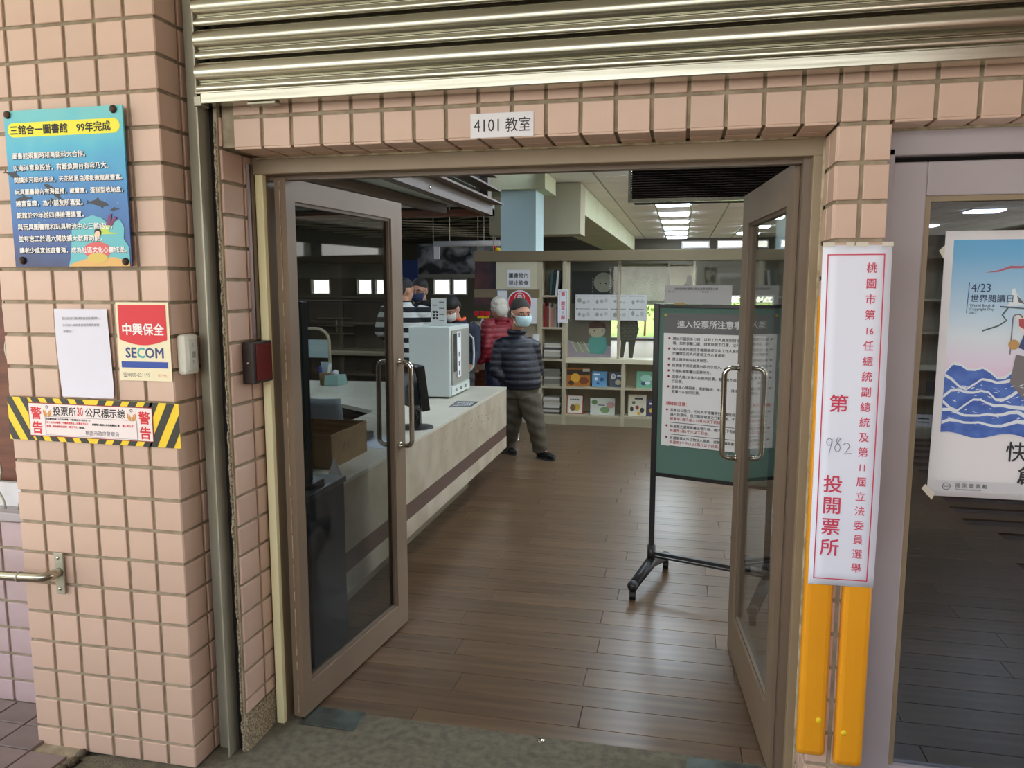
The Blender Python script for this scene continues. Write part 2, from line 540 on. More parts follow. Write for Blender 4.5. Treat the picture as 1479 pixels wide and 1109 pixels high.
# column
crow = [0.0] + [round(ZL - 0.1037 * k, 4) for k in range(0, 21)][::-1]
crow = sorted(set(v for v in crow if v >= 0))
tile_grid(wf, (0, YF + 0.007, 0), UX, UZ, [0.3995, 0.4685, 0.5435], crow, th=0.0075)
tile_grid(wf, (0.407, 0, 0), -UY, UZ, [-2.50, -2.40, -2.298], crow[::1], th=0.0075)
# left jamb (facing +X) with its speckled plinth
jrow = [0.135] + [0.19 + 0.1055 * k for k in range(0, 19)]
tile_grid(wf, (-1.472, 0, 0), UY, UZ, [2.292, 2.42, 2.492], [v for v in jrow if v < 2.1] + [2.19], th=0.0075)
bx('plinth', M_TERR, wf, -1.472, -1.463, 2.29, 2.49, 0, 0.135)
# crumbled render beside the shutter slot
rb = MB()
random.seed(5)
for k in range(60):
    z = 0.02 + k * 0.036
    rb.ell((-1.481 + random.uniform(-0.002, 0.002), 2.287 + random.uniform(-0.002, 0.002), z), random.uniform(0.004, 0.007), 0.006, 0.028, 6, 4)
rb.build('crumbled_render', M_TERR, wf)['kind'] = 'stuff'

struct(bx('jamb_filler', M_GROUT, None, -1.60, -1.455, 2.502, 2.598, 0, 2.12))  # added behind the frame to block a light leak
# ---- door frame
fr = MB()
fr.box(-1.462, 0.402, 2.47, 2.56, 2.028, ZL + 0.004)
fr.box(0.368, 0.402, 2.47, 2.56, 0, 2.03)
fr.box(-1.462, -1.428, 2.50, 2.56, 0, 2.03)
fr = struct(fr.build('trim_1', M_TAUPE, bevel=0.003))
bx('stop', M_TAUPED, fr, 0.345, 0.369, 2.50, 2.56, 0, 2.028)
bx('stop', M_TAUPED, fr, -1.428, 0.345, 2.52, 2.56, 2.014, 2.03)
MB().tube([(-1.44 + 0.05 * k, 2.466, ZL - 0.002 + random.uniform(-.001, .001)) for k in range(37)], 0.0045, 6).build('sealant_bead', M_SEAL, fr, smooth=True)
MB().tube([(0.398, 2.468, 2.07 - 0.1 * k) for k in range(21)], 0.005, 6).build('sealant_bead', M_SEAL, fr, smooth=True)
ws = struct(bx('trim_2', M_CREAM, None, -1.458, -1.428, 2.478, 2.50, 0.0, 2.045, 0.002))
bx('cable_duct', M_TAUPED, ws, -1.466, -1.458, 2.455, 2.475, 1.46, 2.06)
MB().tube([(-1.461, 2.44, 2.06), (-1.461, 2.44, 1.46)], 0.006, 8).build('cable', M_GREYF, ws, smooth=True)

# ---- right window
w1 = struct(MB().box(0.5395, 2.6, 2.40, 2.50, 2.01, ZL + 0.004).box(0.5395, 0.575, 2.40, 2.50, 0, 2.03).box(0.5395, 2.6, 2.40, 2.50, 0, 0.10).build('window_1', M_GREYF, bevel=0.003))
sash = MB().box(0.5760, 0.668, 2.425, 2.47, 0.10, 1.995).box(0.668, 1.9, 2.425, 2.47, 1.90, 1.995).box(0.668, 1.9, 2.425, 2.47, 0.10, 0.165).box(1.9, 2.0, 2.425, 2.47, 0.10, 1.995)
sash.build('window_frame', M_GREYF, w1, bevel=0.004)
bx('head_gap_shade', M_DARK, w1, 0.574, 2.6, 2.455, 2.468, 1.98, 2.03)  # dark filler blocks a bright slit and stands in for shade
bx('glazing_bead', M_TAUPE, w1, 0.668, 0.683, 2.432, 2.46, 0.165, 1.90)
bx('glazing_bead', M_TAUPE, w1, 0.683, 1.9, 2.432, 2.46, 1.885, 1.90)
bx('window_pane', M_GW, w1, 0.668, 1.9, 2.446, 2.452, 0.165, 1.90)
MB().tube([(0.56 + 0.1 * k, 2.398, ZL - 0.001) for k in range(19)], 0.006, 6).build('sealant_bead', M_SEAL, w1, smooth=True)

# ---- threshold
th = struct(MB().add([(-1.46, 2.44, 0.0), (0.42, 2.52, 0.0), (0.42, 2.60, 0.003), (-1.46, 2.60, 0.003)], [(0, 1, 2, 3)]).build('trim_3', M_CONC))
def floor_plate(label, x0, x1, y0, y1):
    o = bx('floor_hinge_cover', mat('worn_steel_plate', (112, 122, 116), 0.35, 0.8, col2=(84, 88, 82), scale=12), None, x0, x1, y0, y1, 0.0, 0.006, 0.001)
    return tag(o, label, 'floor plate')
floor_plate('worn steel floor hinge cover at the foot of the left door', -1.37, -1.15, 2.485, 2.61)
floor_plate('grey steel floor hinge cover at the foot of the right door', 0.06, 0.30, 2.50, 2.585)
sc_ = MB().tube([(-0.457, 2.575, 0.001), (-0.457, 2.575, 0.007)], [0.016, 0.014], 14)
tag(sc_.build('floor_bolt_socket', M_CHROME, smooth=True), 'round steel bolt socket set in the floor at the threshold', 'bolt socket')

# ================================================================== SETTING: inside
inf = struct(MB().add([(-13, 2.50, -0.012), (8, 2.56, -0.012), (8, 24, -0.012), (-13, 24, -0.012)], [(0, 1, 2, 3)]).build('floor', mat('plank_gap', (62, 48, 38), 0.8)))
def plank_rows():
    pw = 0.152
    n = 0
    y = 2.54
    r = 0
    while y < 9.0:
        lo, hi = (-1.75 if y < 7.3 else -3.2), 1.75
        x = -3.4 + (r * 0.61) % 1.22 + random.uniform(-0.1, 0.1)
        while x < hi:
            L = 1.22
            a, b = max(x, lo - 0.3), min(x + L, hi + 0.9)
            if x + L > lo and x < hi and b - a > 0.2:
                o = bpy.data.objects.new('floor_plank', tile_mesh(b - a - 0.0025, pw - 0.0025, 0.0118, 0.001, M_PLANK))
                o.matrix_basis = Matrix.Translation(((a + b) / 2, y + pw / 2, -0.012))
                link(o, inf)
                n += 1
            x += L
        y += pw
        r += 1
    return n
random.seed(11)
plank_rows()
rest = MB()
y = 9.0
for r in range(97):
    x = -12.9 + (r * 0.61) % 1.22
    while x < 7.8:
        rest.add([(x + .001, y + .001, -0.0005), (x + 1.219, y + .001, -0.0005), (x + 1.219, y + .151, -0.0005), (x + .001, y + .151, -0.0005)], [(0, 1, 2, 3)])
        x += 1.22
    y += 0.152
y = 2.56
for r in range(42):
    for (xa, xb) in ((-12.9, -2.06 if y < 7.2 else -3.6), (2.66, 7.9)):
        rest.add([(xa, y + .001, -0.0006), (xb, y + .001, -0.0006), (xb, y + .151, -0.0006), (xa, y + .151, -0.0006)], [(0, 1, 2, 3)])
    y += 0.152
rest.build('far_planks', M_PLANK, inf)['kind'] = 'stuff'

# walls of the hall
M_IWALL = mat('hall_wall', (150, 150, 140), 0.8)
struct(MB().box(-13.2, -13, 2.5, 24, 0, 3.6).build('wall_west', M_IWALL))
ew = MB().box(8, 8.2, 2.5, 24, 0, 0.9).box(8, 8.2, 2.5, 24, 2.6, 3.6)
for k_ in range(8): ew.box(8, 8.2, 2.5 + 3.0 * k_, 2.9 + 3.0 * k_, 0.9, 2.6)  # window openings added out of view to let in daylight
struct(ew.build('wall_east', M_IWALL))
struct(MB().box(-13, -1.60, 2.50, 2.6, 0, 3.6).box(2.6, 8, 2.50, 2.6, 0, 3.6).box(-1.6, 2.6, 2.515, 2.6, ZL, 3.6).build('wall_entrance', mat('entrance_wall', (120, 116, 106), 0.8)))
# far wall with its window openings
YW = 23.5
wins = []
def far_open(xa, xb, za, zb): wins.append((xa, xb, za, zb))
for a, b in ((449, 477), (515, 538), (541, 564), (626, 651), (653.5, 675)):
    far_open(P(a, 405, Y=YW).x, P(b, 405, Y=YW).x, 1.34, 1.84)
far_open(P(700, 415, Y=YW).x, P(712, 415, Y=YW).x, 1.34, 1.84)
far_open(-0.05, 0.75, 2.72, 2.93)
far_open(0.95, 2.4, 2.70, 2.95); far_open(2.7, 4.6, 2.70, 2.95)
far_open(-2.3, 0.6, 0.05, 1.35); far_open(0.9, 2.6, 0.05, 1.35)
xs = sorted(set([-13.0, 8.0] + [v for q in wins for v in q[:2]]))
zs_ = sorted(set([0.0, 3.6] + [v for q in wins for v in q[2:]]))
fw = MB()
for i in range(len(xs) - 1):
    for j in range(len(zs_) - 1):
        cx, cz = (xs[i] + xs[i + 1]) / 2, (zs_[j] + zs_[j + 1]) / 2
        if any(q[0] < cx < q[1] and q[2] < cz < q[3] for q in wins): continue
        fw.box(xs[i], xs[i + 1], YW, YW + 0.2, zs_[j], zs_[j + 1])
struct(fw.build('wall_back', mat('far_wall', (96, 92, 80), 0.8)))
k = 3
for q in wins:
    o = MB()
    for (a, b, c, d) in ((q[0], q[0] + .04, q[2], q[3]), (q[1] - .04, q[1], q[2], q[3]), (q[0] + .04, q[1] - .04, q[2], q[2] + .04), (q[0] + .04, q[1] - .04, q[3] - .04, q[3])):
        o.box(a, b, YW - 0.03, YW, c, d)
    o = struct(o.build('window_%d' % k, M_WHITE))
    bx('window_pane', M_GC, o, q[0] + .04, q[1] - .04, YW - 0.02, YW - 0.015, q[2] + .04, q[3] - .04)
    k += 1
bl = struct(bx('trim_4', mat('grey_blind', (150, 150, 142), 0.8), None, -12.6, -6.3, YW - 0.12, YW - 0.06, 1.86, 2.32))
for q_ in range(9): bx('blind_slat', mat('grey_blind', (150, 150, 142), 0.8), bl, -12.6, -6.3, YW - 0.13, YW - 0.12, 1.88 + .05 * q_, 1.92 + .05 * q_)
# garden seen through the low windows
lawn = MB().add([(-40, 23.7, -0.05), (40, 23.7, -0.05), (40, 80, -0.05), (-40, 80, -0.05)], [(0, 1, 2, 3)]).build('lawn', M_GRASS)
lawn['kind'] = 'structure'
random.seed(21)
def shrub(x, y, r, h, lab):
    mb = MB()
    for i in range(420):
        a, b = random.uniform(0, 2 * PI), math.acos(random.uniform(-0.6, 1))
        rr = r * random.uniform(0.75, 1.05)
        c = Vector((x + rr * math.sin(b) * math.cos(a), y + rr * math.sin(b) * math.sin(a), h * 0.55 + h * 0.5 * math.cos(b)))
        d = Vector((random.gauss(0, 1), random.gauss(0, 1), random.gauss(0, 1))).normalized()
        e = d.orthogonal().normalized()
        f = d.cross(e)
        s = random.uniform(0.05, 0.10)
        mb.add([c - e * s, c + f * s * .5, c + e * s, c - f * s * .5], [(0, 1, 2, 3)])
    t = thing('garden_shrub', lab, 'shrub', (x, y, 0), 'shrubs outside the far windows')
    o = mb.build('foliage', M_LEAF, t); o['kind'] = 'stuff'
    MB().tube([(x, y, -0.05), (x + .03, y, h * 0.5)], [0.04, 0.025], 7).build('stem', M_WOOD, t)
for i, (x, r, h, lab) in enumerate(((-3.0, .7, 1.6, 'leafy green shrub beyond the far glass, furthest left of the row'), (-1.2, .8, 1.9, 'tall yellow-green shrub seen right of the hanging picture sheets'),
                                    (0.6, .75, 1.5, 'low leafy shrub beyond the glass behind the notice board'), (2.6, .9, 1.9, 'broad green shrub beyond the glass, furthest right of the row'))):
    shrub(x, 26 + 0.3 * (i % 2), r, h, lab)

# ceiling: panel grid
ZC = 3.0
ce = struct(MB().box(-1.75, 8, 2.6, YW, ZC + 0.02, ZC + 0.05).build('ceiling', M_TBAR))
lampcells = []
lx = [-1.72] + [-1.105 + 0.613 * k for k in range(0, 15)]
ly0 = 2.6
LAMPS = [(1, j) for j in (2, 5, 8, 11, 14, 17, 20, 23, 26, 29, 32)] + [(4, j) for j in (2, 6, 10, 14, 18, 22, 26, 30)] + [(7, j) for j in (2, 6, 10, 14, 18, 22, 26)] + [(10, j) for j in (3, 9, 15, 21, 27)]
n = 0
far = MB()
for j in range(34):
    for i in range(-1, 14):
        if (i, j) in LAMPS: continue
        x0, x1 = lx[i + 1], lx[i + 2]
        y0 = ly0 + 0.613 * j
        if n < 285 and i < 7 and (x1 - x0) > 0.5:
            o = bpy.data.objects.new('ceiling_panel', tile_mesh(x1 - x0 - 0.030, 0.583, 0.012, 0.003, M_CEIL))
            o.matrix_basis = Matrix.Translation(((x0 + x1) / 2, y0 + 0.3065, ZC + 0.021)) @ Matrix.Rotation(PI, 4, 'X')
            link(o, ce); n += 1
        else:
            far.box(x0 + .011, x1 - .011, y0 + .011, y0 + .602, ZC + 0.009, ZC + 0.0205)
far.build('far_panels', M_CEIL, ce)['kind'] = 'stuff'
M_TUBE = mat('lamp_diffuser', (240, 250, 255), 0.5, emit=(226, 242, 255), estr=LAMP_STRENGTH)
for (i, j) in LAMPS:
    x0, x1 = lx[i + 1], lx[i + 2]
    y0 = ly0 + 0.613 * j
    nth = ['first', 'second', 'third', 'fourth', 'fifth', 'sixth', 'seventh', 'eighth', 'ninth', 'tenth', 'eleventh'][sorted(q[1] for q in LAMPS if q[0] == i).index(j)]
    lab = nth + {1: ' ceiling light from the entrance in the strip under the dark hanging unit', 4: ' ceiling light from the entrance in the strip beyond the right door',
           7: ' ceiling light from the entrance in the strip right of the doorway', 10: ' ceiling light from the entrance in the strip along the right wall'}[i]
    t = thing('ceiling_light', lab, 'ceiling light', ((x0 + x1) / 2, y0 + .3, ZC), {1: 'ceiling lights of the first strip', 4: 'ceiling lights of the middle strip', 7: 'ceiling lights of the right strip', 10: 'ceiling lights of the far right strip'}[i])
    f = MB()
    f.box(x0 + .011, x1 - .011, y0 + .011, y0 + .04, ZC - 0.01, ZC + .02).box(x0 + .011, x1 - .011, y0 + .573, y0 + .602, ZC - 0.01, ZC + .02)
    f.box(x0 + .011, x0 + .04, y0 + .04, y0 + .573, ZC - 0.01, ZC + .02).box(x1 - .04, x1 - .011, y0 + .04, y0 + .573, ZC - 0.01, ZC + .02)
    f.build('lamp_frame', M_WHITE, t)
    bx('diffuser', M_TUBE, t, x0 + .04, x1 - .04, y0 + .04, y0 + .573, ZC - 0.035, ZC + .018)

for q_ in range(6):  # lamps added out of sight to brighten the left of the hall
    xx, yy = -5.2 - 2.4 * (q_ % 2), 4.2 + 1.5 * q_
    t = thing('fill_lamp', ['first', 'second', 'third', 'fourth', 'fifth', 'sixth'][q_] + ' added fill lamp from the counter in the dark open part of the ceiling', 'lamp', (xx, yy, 3.0), 'added fill lamps in the dark ceiling')
    bx('casing', M_WHITE, t, xx - .31, xx + .31, yy - .31, yy + .31, 3.03, 3.08)
    bx('diffuser', M_TUBE, t, xx - .29, xx + .29, yy - .29, yy + .29, 3.022, 3.0295)
    for sx_ in (-.25, .25): MB().tube([(xx + sx_, yy, 3.08), (xx + sx_, yy, 3.45)], .006, 6).build('hanger_rod', M_STEEL2, t)
# open dark ceiling on the left side with its zigzag metal rods
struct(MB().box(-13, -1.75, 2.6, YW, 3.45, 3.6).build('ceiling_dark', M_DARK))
t = thing('ceiling_lattice', 'pale zigzag metal rods under the dark open ceiling on the left', 'ceiling lattice', (-4, 13, 3.3))
for i in range(7):
    y = 16.2 + i * 1.0
    MB().tube([(-9.5, y, 3.1), (-1.8, y, 3.1)], 0.014, 5).build('rail', M_STEEL2, t)
    MB().tube([(-9.5 + q * 1.3, y + (1.0 if q % 2 else 0), 3.1) for q in range(7)], 0.014, 5).build('zigzag_rod', M_STEEL2, t)

# ================================================================== FACADE OBJECTS
# ---- roller shutter
sh = thing('roller_shutter', 'half raised stainless steel roller shutter across the top of the entrance', 'shutter', (0, 2.22, 2.2))
YS = 2.255
ZB = P(327, 147, Y=2.215).z
XS0, XS1 = -1.512, 2.6
def slat(zb):
    prof = []
    H = 0.0985
    # small roll
    for k in range(7):
        a = -PI / 2 + PI * k / 6
        prof.append((-0.007 * math.cos(a) - 0.003, zb + 0.014 + 0.012 * math.sin(a)))
    prof.append((0.004, zb + 0.030))
    for k in range(13):
        t = k / 12
        yy = -0.019 * math.sin(PI * t) ** 0.6
        prof.append((0.002 + yy, zb + 0.032 + (H - 0.036) * t))
    mb = MB()
    vs = []
    for x in (XS0, XS1):
        for (y, z) in prof: vs.append((x, YS + y, z))
        for (y, z) in reversed(prof): vs.append((x, YS + y + 0.002, z))
    m = len(prof) * 2
    fs = [(i, (i + 1) % m, m + (i + 1) % m, m + i) for i in range(m)]
    return mb.add(vs, fs)
for k in range(9):
    o = slat(ZB + 0.040 + 0.0985 * k).build('slat', M_STEEL, sh, smooth=True)
bb = MB().box(XS0 + 0.03, XS1, YS - 0.035, YS + 0.02, ZB, ZB + 0.033).box(XS0, XS1, YS - 0.02, YS + 0.012, ZB + 0.033, ZB + 0.041)
bb.build('bottom_bar', M_STEEL, sh, bevel=0.003)
bx('end_block', M_STEEL2, sh, XS0 + 0.002, XS0 + 0.028, YS - 0.028, YS + 0.015, ZB - 0.004, ZB + 0.026, 0.002)
bx('latch_plate', M_STEEL2, sh, P(360, 150, Y=2.24).x, P(400, 150, Y=2.24).x, 2.228, 2.262, ZB - 0.008, ZB - 0.001, 0.001)
rl = MB().box(-1.578, -1.513, 2.292, 2.298, 0.0, 3.3).box(-1.516, -1.510, 2.245, 2.31, 0, 3.3).box(-1.578, -1.513, 2.334, 2.34, 0, 3.3)
tag(rl.build('shutter_guide_rail', M_STEEL2, bevel=0.001), 'tall dull steel guide rail for the shutter in the left corner', 'guide rail')
struct(bx('wall_slot_shade', M_DARK, None, -1.512, -1.485, 2.305, 2.345, 0, 3.3))  # solid dark strip stands in for the shade inside the slot

# ---- 4101 sign
f = FRONT(-0.632, 2.086, 2.2985)
o = tag(rect(f, 0, 0.192, 0, 0.070, M_WHITE, None, 'room_sign', th=0.001), 'white paper room sign reading 4101 on the tiles above the door', 'sign')
text(f, 0.010, 0.018, '4101', 0.050, M_INK, o, 0.0015, sx=0.86, bold=0.0)
text(f, 0.106, 0.018, '教室', 0.044, M_INK, o, 0.0015, sx=0.9)

# ---- ocean board on the pilaster
pl_ = P(5, 160, Y=2.135); pr_ = P(175, 152, Y=2.135); bl_ = P(20, 385, Y=2.135)
f = Fr((-2.131, 2.135, 1.709), (1, 0, 0), UZ)
BW, BH = 0.436, 0.490
def ocean_mat():
    m = bpy.data.materials.new('ocean_print')
    m.use_nodes = True
    n = m.node_tree
    b = n.nodes['Principled BSDF']
    b.inputs['Roughness'].default_value = 0.3
    tcn = n.nodes.new('ShaderNodeTexCoord')
    sep = n.nodes.new('ShaderNodeSeparateXYZ')
    n.links.new(tcn.outputs['Generated'], sep.inputs[0])
    r = n.nodes.new('ShaderNodeValToRGB')
    el = r.color_ramp.elements
    el[0].position = 0.0; el[0].color = lin((28, 44, 96))
    el[1].position = 1.0; el[1].color = lin((104, 196, 200))
    e = el.new(0.25); e.color = lin((22, 84, 158))
    e = el.new(0.55); e.color = lin((30, 134, 196))
    e = el.new(0.78); e.color = lin((60, 176, 206))
    no = n.nodes.new('ShaderNodeTexNoise')
    no.inputs['Scale'].default_value = 3
    n.links.new(tcn.outputs['Generated'], no.inputs['Vector'])
    ad = n.nodes.new('ShaderNodeMath'); ad.operation = 'MULTIPLY_ADD'
    ad.inputs[1].default_value = 0.35; 
    n.links.new(no.outputs[0], ad.inputs[0])
    sb = n.nodes.new('ShaderNodeMath'); sb.operation = 'SUBTRACT'; sb.inputs[1].default_value = 0.17
    n.links.new(sep.outputs[2], sb.inputs[0])
    n.links.new(sb.outputs[0], ad.inputs[2])
    n.links.new(ad.outputs[0], r.inputs[0])
    # pale light patch of the printed picture near the top centre
    gr = n.nodes.new('ShaderNodeVectorMath'); gr.operation = 'DISTANCE'
    gr.inputs[1].default_value = (0.52, 0.5, 0.86)
    n.links.new(tcn.outputs['Generated'], gr.inputs[0])
    r2 = n.nodes.new('ShaderNodeValToRGB')
    r2.color_ramp.elements[0].color = (1, 1, 1, 1); r2.color_ramp.elements[1].color = (0, 0, 0, 1)
    r2.color_ramp.elements[1].position = 0.42
    n.links.new(gr.outputs['Value'], r2.inputs[0])
    mx = n.nodes.new('ShaderNodeMix'); mx.data_type = 'RGBA'
    n.links.new(r2.outputs[0], mx.inputs[0])
    n.links.new(r.outputs[0], mx.inputs[6])
    mx.inputs[7].default_value = lin((176, 222, 176))
    n.links.new(mx.outputs[2], b.inputs['Base Color'])
    return m
M_OCEAN = ocean_mat()
bd = thing('info_board', 'glossy blue undersea board with a yellow title on the tiled pillar', 'board', (-1.91, 2.15, 1.709))
rect(f, 0, BW, 0, BH, M_OCEAN, bd, 'board_panel', c=-0.006, th=0.006)
# yellow title pill
pill = [(0.012 + 0.022 - 0.022 * math.sin(PI * k / 10), 0.408 + 0.022 - 0.022 * math.cos(PI * k / 10)) for k in range(11)][::-1] + [(0.402 + 0.022 * math.sin(PI * k / 10), 0.43 - 0.022 * math.cos(PI * k / 10)) for k in range(11)]
pill = [(0.012 + 0.022 - 0.022 * math.sin(PI * k / 10), 0.430 + 0.022 * math.cos(PI * k / 10)) for k in range(11)] + [(0.402 + 0.022 * math.sin(PI * k / 10), 0.430 - 0.022 * math.cos(PI * k / 10)) for k in range(11)]
poly(f, pill, mat('lemon_print', (240, 232, 40), 0.4), bd, 'title_band', c=0.0)
text(f, 0.020, 0.418, '三館合一圖書館', 0.031, M_INK, bd, 0.001, bold=0.0008)
text(f, 0.268, 0.418, '99年完成', 0.031, M_INK, bd, 0.001, bold=0.0008)
LN = ['圖書館規劃時和萬能科大合作。', '以海洋意象設計，有鯨魚舞台有容乃大。', '閱讀沙河細水長流，天花板黑白潮象徵館藏豐富。', '玩具圖書館內有海星椅，藏寶盒，蛋糕型收納盒，',
      '饒富童趣，為小朋友所喜愛。', '該館於99年從四樓搬遷建置，', '與玩具圖書館和玩具物流中心三館結合，', '並有志工於週六開放擴大教育功能，', '讓老少咸宜悠遊書海，成為社區文化心靈城堡。']
M_WINK = mat('white_ink', (238, 238, 236), 0.5)
for k, s in enumerate(LN):
    n_ = len(s)
    sz = min(0.0200, 0.405 / n_)
    text(f, 0.022, 0.342 - 0.0372 * k, s, sz * 1.02, M_WINK, bd, 0.0022, bold=0.0005)
    text(f, 0.0228, 0.3408 - 0.0372 * k, s, sz * 1.02, M_INK, bd, 0.0014, bold=0.0010)
M_SEAB = mat('printed_black', (14, 22, 40), 0.4)
def fish(cx, cy, L, flip=1, ang=0.0, m=None, name='printed_dolphin'):
    prof = [(-.5, 0), (-.3, .10), (0, .16), (.05, .27), (.14, .15), (.32, .07), (.46, .01), (.58, .09), (.55, -.02), (.60, -.12), (.44, -.04), (.2, -.07), (-.1, -.10), (-.2, -.2), (-.24, -.09), (-.4, -.05)]
    ca, sa = math.cos(ang), math.sin(ang)
    pts = [((x * flip) * L, y * L) for x, y in prof]
    pts = [(cx + x * ca - y * sa, cy + x * sa + y * ca) for x, y in pts]
    poly(f, pts, m or M_SEAB, bd, name, c=0.0006, th=0.0004)
fish(0.330, 0.195, 0.075, -1, -0.15)
fish(0.165, 0.235, 0.085, 1, -0.7)
fish(0.025, 0.285, 0.075, -1, -0.5)
fish(0.05, 0.215, 0.06, 1, 0.1)
fish(0.16, 0.205, 0.05, -1, 0.1)
fish(0.385, 0.176, 0.03, 1, 0.1)
# island, treasure and diver in the lower right corner
isl = [(0.205, 0.0), (0.215, 0.03), (0.222, 0.08), (0.225, 0.115), (0.262, 0.147), (0.305, 0.160), (0.34, 0.150), (0.372, 0.120), (0.385, 0.14), (0.405, 0.145), (0.418, 0.12), (0.414, 0.085), (0.43, 0.06), (0.432, 0.03), (0.43, 0.0)]
poly(f, isl, mat('lagoon_print', (96, 186, 196), 0.4), bd, 'printed_island', c=0.0008)
poly(f, [(0.205, 0), (0.225, 0.012), (0.30, 0.03), (0.38, 0.028), (0.43, 0.012), (0.432, 0)], mat('sand_print', (226, 178, 104), 0.5), bd, 'printed_sand', c=0.0014)
poly(f, disc_pts(0.315, 0.050, 0.052, 18, 0.026), mat('coral_print', (216, 96, 96), 0.5), bd, 'printed_shell', c=0.0016)
poly(f, disc_pts(0.315, 0.026, 0.038, 16, 0.016), mat('gold_print', (216, 190, 90), 0.5), bd, 'printed_treasure', c=0.0022)
poly(f, [(0.325, 0.112), (0.345, 0.125), (0.372, 0.132), (0.36, 0.108), (0.395, 0.100), (0.34, 0.100), (0.285, 0.092), (0.325, 0.106)], mat('lime_print', (190, 214, 90), 0.5), bd, 'printed_diver', c=0.0016)
poly(f, [(0.352, 0.128), (0.366, 0.160), (0.376, 0.162), (0.37, 0.135), (0.385, 0.155), (0.395, 0.152), (0.376, 0.126)], mat('plum_print', (120, 50, 100), 0.5), bd, 'printed_legs', c=0.0018)
poly(f, disc_pts(0.322, 0.106, 0.013, 12), M_INK, bd, 'printed_hair', c=0.0022)
poly(f, disc_pts(0.321, 0.101, 0.010, 12), mat('face_print', (240, 206, 176), 0.5), bd, 'printed_face', c=0.0028)
random.seed(31)
bub = MB()
for k in range(80):
    a, b = random.uniform(0.03, 0.42), random.uniform(0.03, 0.27)
    r = random.uniform(0.0006, 0.0018)
    bub.prism([f.p(x, y, 0.0004) for x, y in disc_pts(a, b, r, 6)], f.n * 0.0003)
bub.build('printed_bubbles', mat('bubble_print', (150, 200, 232), 0.4), bd)['kind'] = 'stuff'
M_RUST = mat('rusty_screw', (86, 66, 54), 0.6, 0.5, col2=(56, 42, 36), scale=60)
for (a, b) in ((0.016, 0.478), (0.405, 0.478), (0.416, 0.014), (0.030, 0.020)):
    MB().tube([f.p(a, b, -0.018), f.p(a, b, 0.002), f.p(a, b, 0.006), f.p(a, b, 0.009)], [0.005, 0.0125, 0.011, 0.004], 14).build('standoff_screw', M_RUST, bd, smooth=True)

# ---- A4 sheet (its code square is left out)
f = Fr((-2.001, 2.1495, 1.283), Vector((1, 0, 0)), Vector((-0.03, 0, 1)))
mb = MB()
NS = 8
for i in range(NS + 1):
    for j in range(2):
        mb.v.append(tuple(f.p(0.2 * j, 0.29 * i / NS, 0.001 + 0.004 * math.sin(PI * i / NS) * (1 - j) + (0.006 if i == 0 and j == 1 else 0))))
for i in range(NS): mb.f.append((2 * i, 2 * i + 1, 2 * i + 3, 2 * i + 2))
sheet = tag(mb.build('paper_notice', mat('a4_paper', (224, 224, 236), 0.7), smooth=True), 'plain white A4 sheet taped to the pillar above the warning banner', 'notice')
text(f, 0.033, 0.255, '歡迎使用行動掃描查詢館藏資料，', 0.0098, M_GREYINK, sheet, 0.007)
text(f, 0.033, 0.233, '亦可加入本館會員服務專頁帳號', 0.0098, M_GREYINK, sheet, 0.007)
text(f, 0.033, 0.213, '謝謝您。', 0.0098, M_GREYINK, sheet, 0.007)

# ---- security company plate
f = Fr((-1.7775, 2.1520, 1.343), UX, UZ)
o = tag(rect(f, 0, 0.192, 0, 0.252, M_CREAMP, None, 'security_plate', c=0, th=0.0015), 'cream security plate with a red shield and blue lettering', 'plate')
c = 0.0018
shp = [(0.008, 0.244), (0.008, 0.133)] + [(0.008 + 0.174 * t / 10, 0.133 - 0.018 * math.sin(PI * t / 10)) for t in range(1, 10)] + [(0.182, 0.133), (0.182, 0.244)]
poly(f, shp, M_RED, o, 'red_shield', c=c)
text(f, 0.018, 0.151, '中興保全', 0.040, M_WINK, o, c + 0.001, bold=0.0011, sx=0.97)
for s, a, m_ in (('SE', 0.026, M_BLUEINK), ('C', 0.0684, M_TEALINK), ('OM', 0.0975, M_BLUEINK)):
    text(f, a, 0.075, s, 0.046, m_, o, c, bold=0.0012, sx=0.963)
rect(f, 0.010, 0.180, 0.042, 0.062, mat('royal_blue', (20, 66, 160), 0.4), o, 'blue_bar', c=c)
text(f, 0.012, 0.013, '☎0800-221195', 0.0165, M_GREYINK, o, c, sx=0.92)
text(f, 0.140, 0.013, 'SICMU', 0.014, mat('salmon_ink', (220, 120, 100), 0.5), o, c, sx=0.95)

# ---- warning banner
f = Fr((-2.2225, 2.149, 1.130), Vector((1, 0, -0.006)), UZ)
BWD, BHT = 0.656, 0.146
wbn = thing('warning_banner', 'black and yellow striped warning banner wrapped across the tiled pillar', 'banner', (-1.89, 2.149, 1.13))
rect(f, 0, BWD, 0, BHT, M_YEL, wbn, 'banner_sheet', c=0.0)
def clip_par(a0, wd, b0, b1, slope):
    # slanted stripe between heights b0..b1 : x shifts by slope*(b-b0)
    return [(a0, b0), (a0 + wd, b0), (a0 + wd + slope * (b1 - b0), b1), (a0 + slope * (b1 - b0), b1)]
ST = MB()
def clipx(pts, lim, sg):
    out = []
    for k in range(len(pts)):
        p, q = pts[k], pts[(k + 1) % len(pts)]
        ip, iq = sg * (p[0] - lim) >= 0, sg * (q[0] - lim) >= 0
        if ip: out.append(p)
        if ip != iq:
            t = (lim - p[0]) / (q[0] - p[0])
            out.append((lim, p[1] + t * (q[1] - p[1])))
    return out
def stripe(pts, lo=0.0, hi=None):
    pts = clipx(clipx(pts, lo, 1), BWD if hi is None else hi, -1)
    if len(pts) >= 3: ST.prism([f.p(a, b, 0.0007) for a, b in pts], f.n * 0.0003)
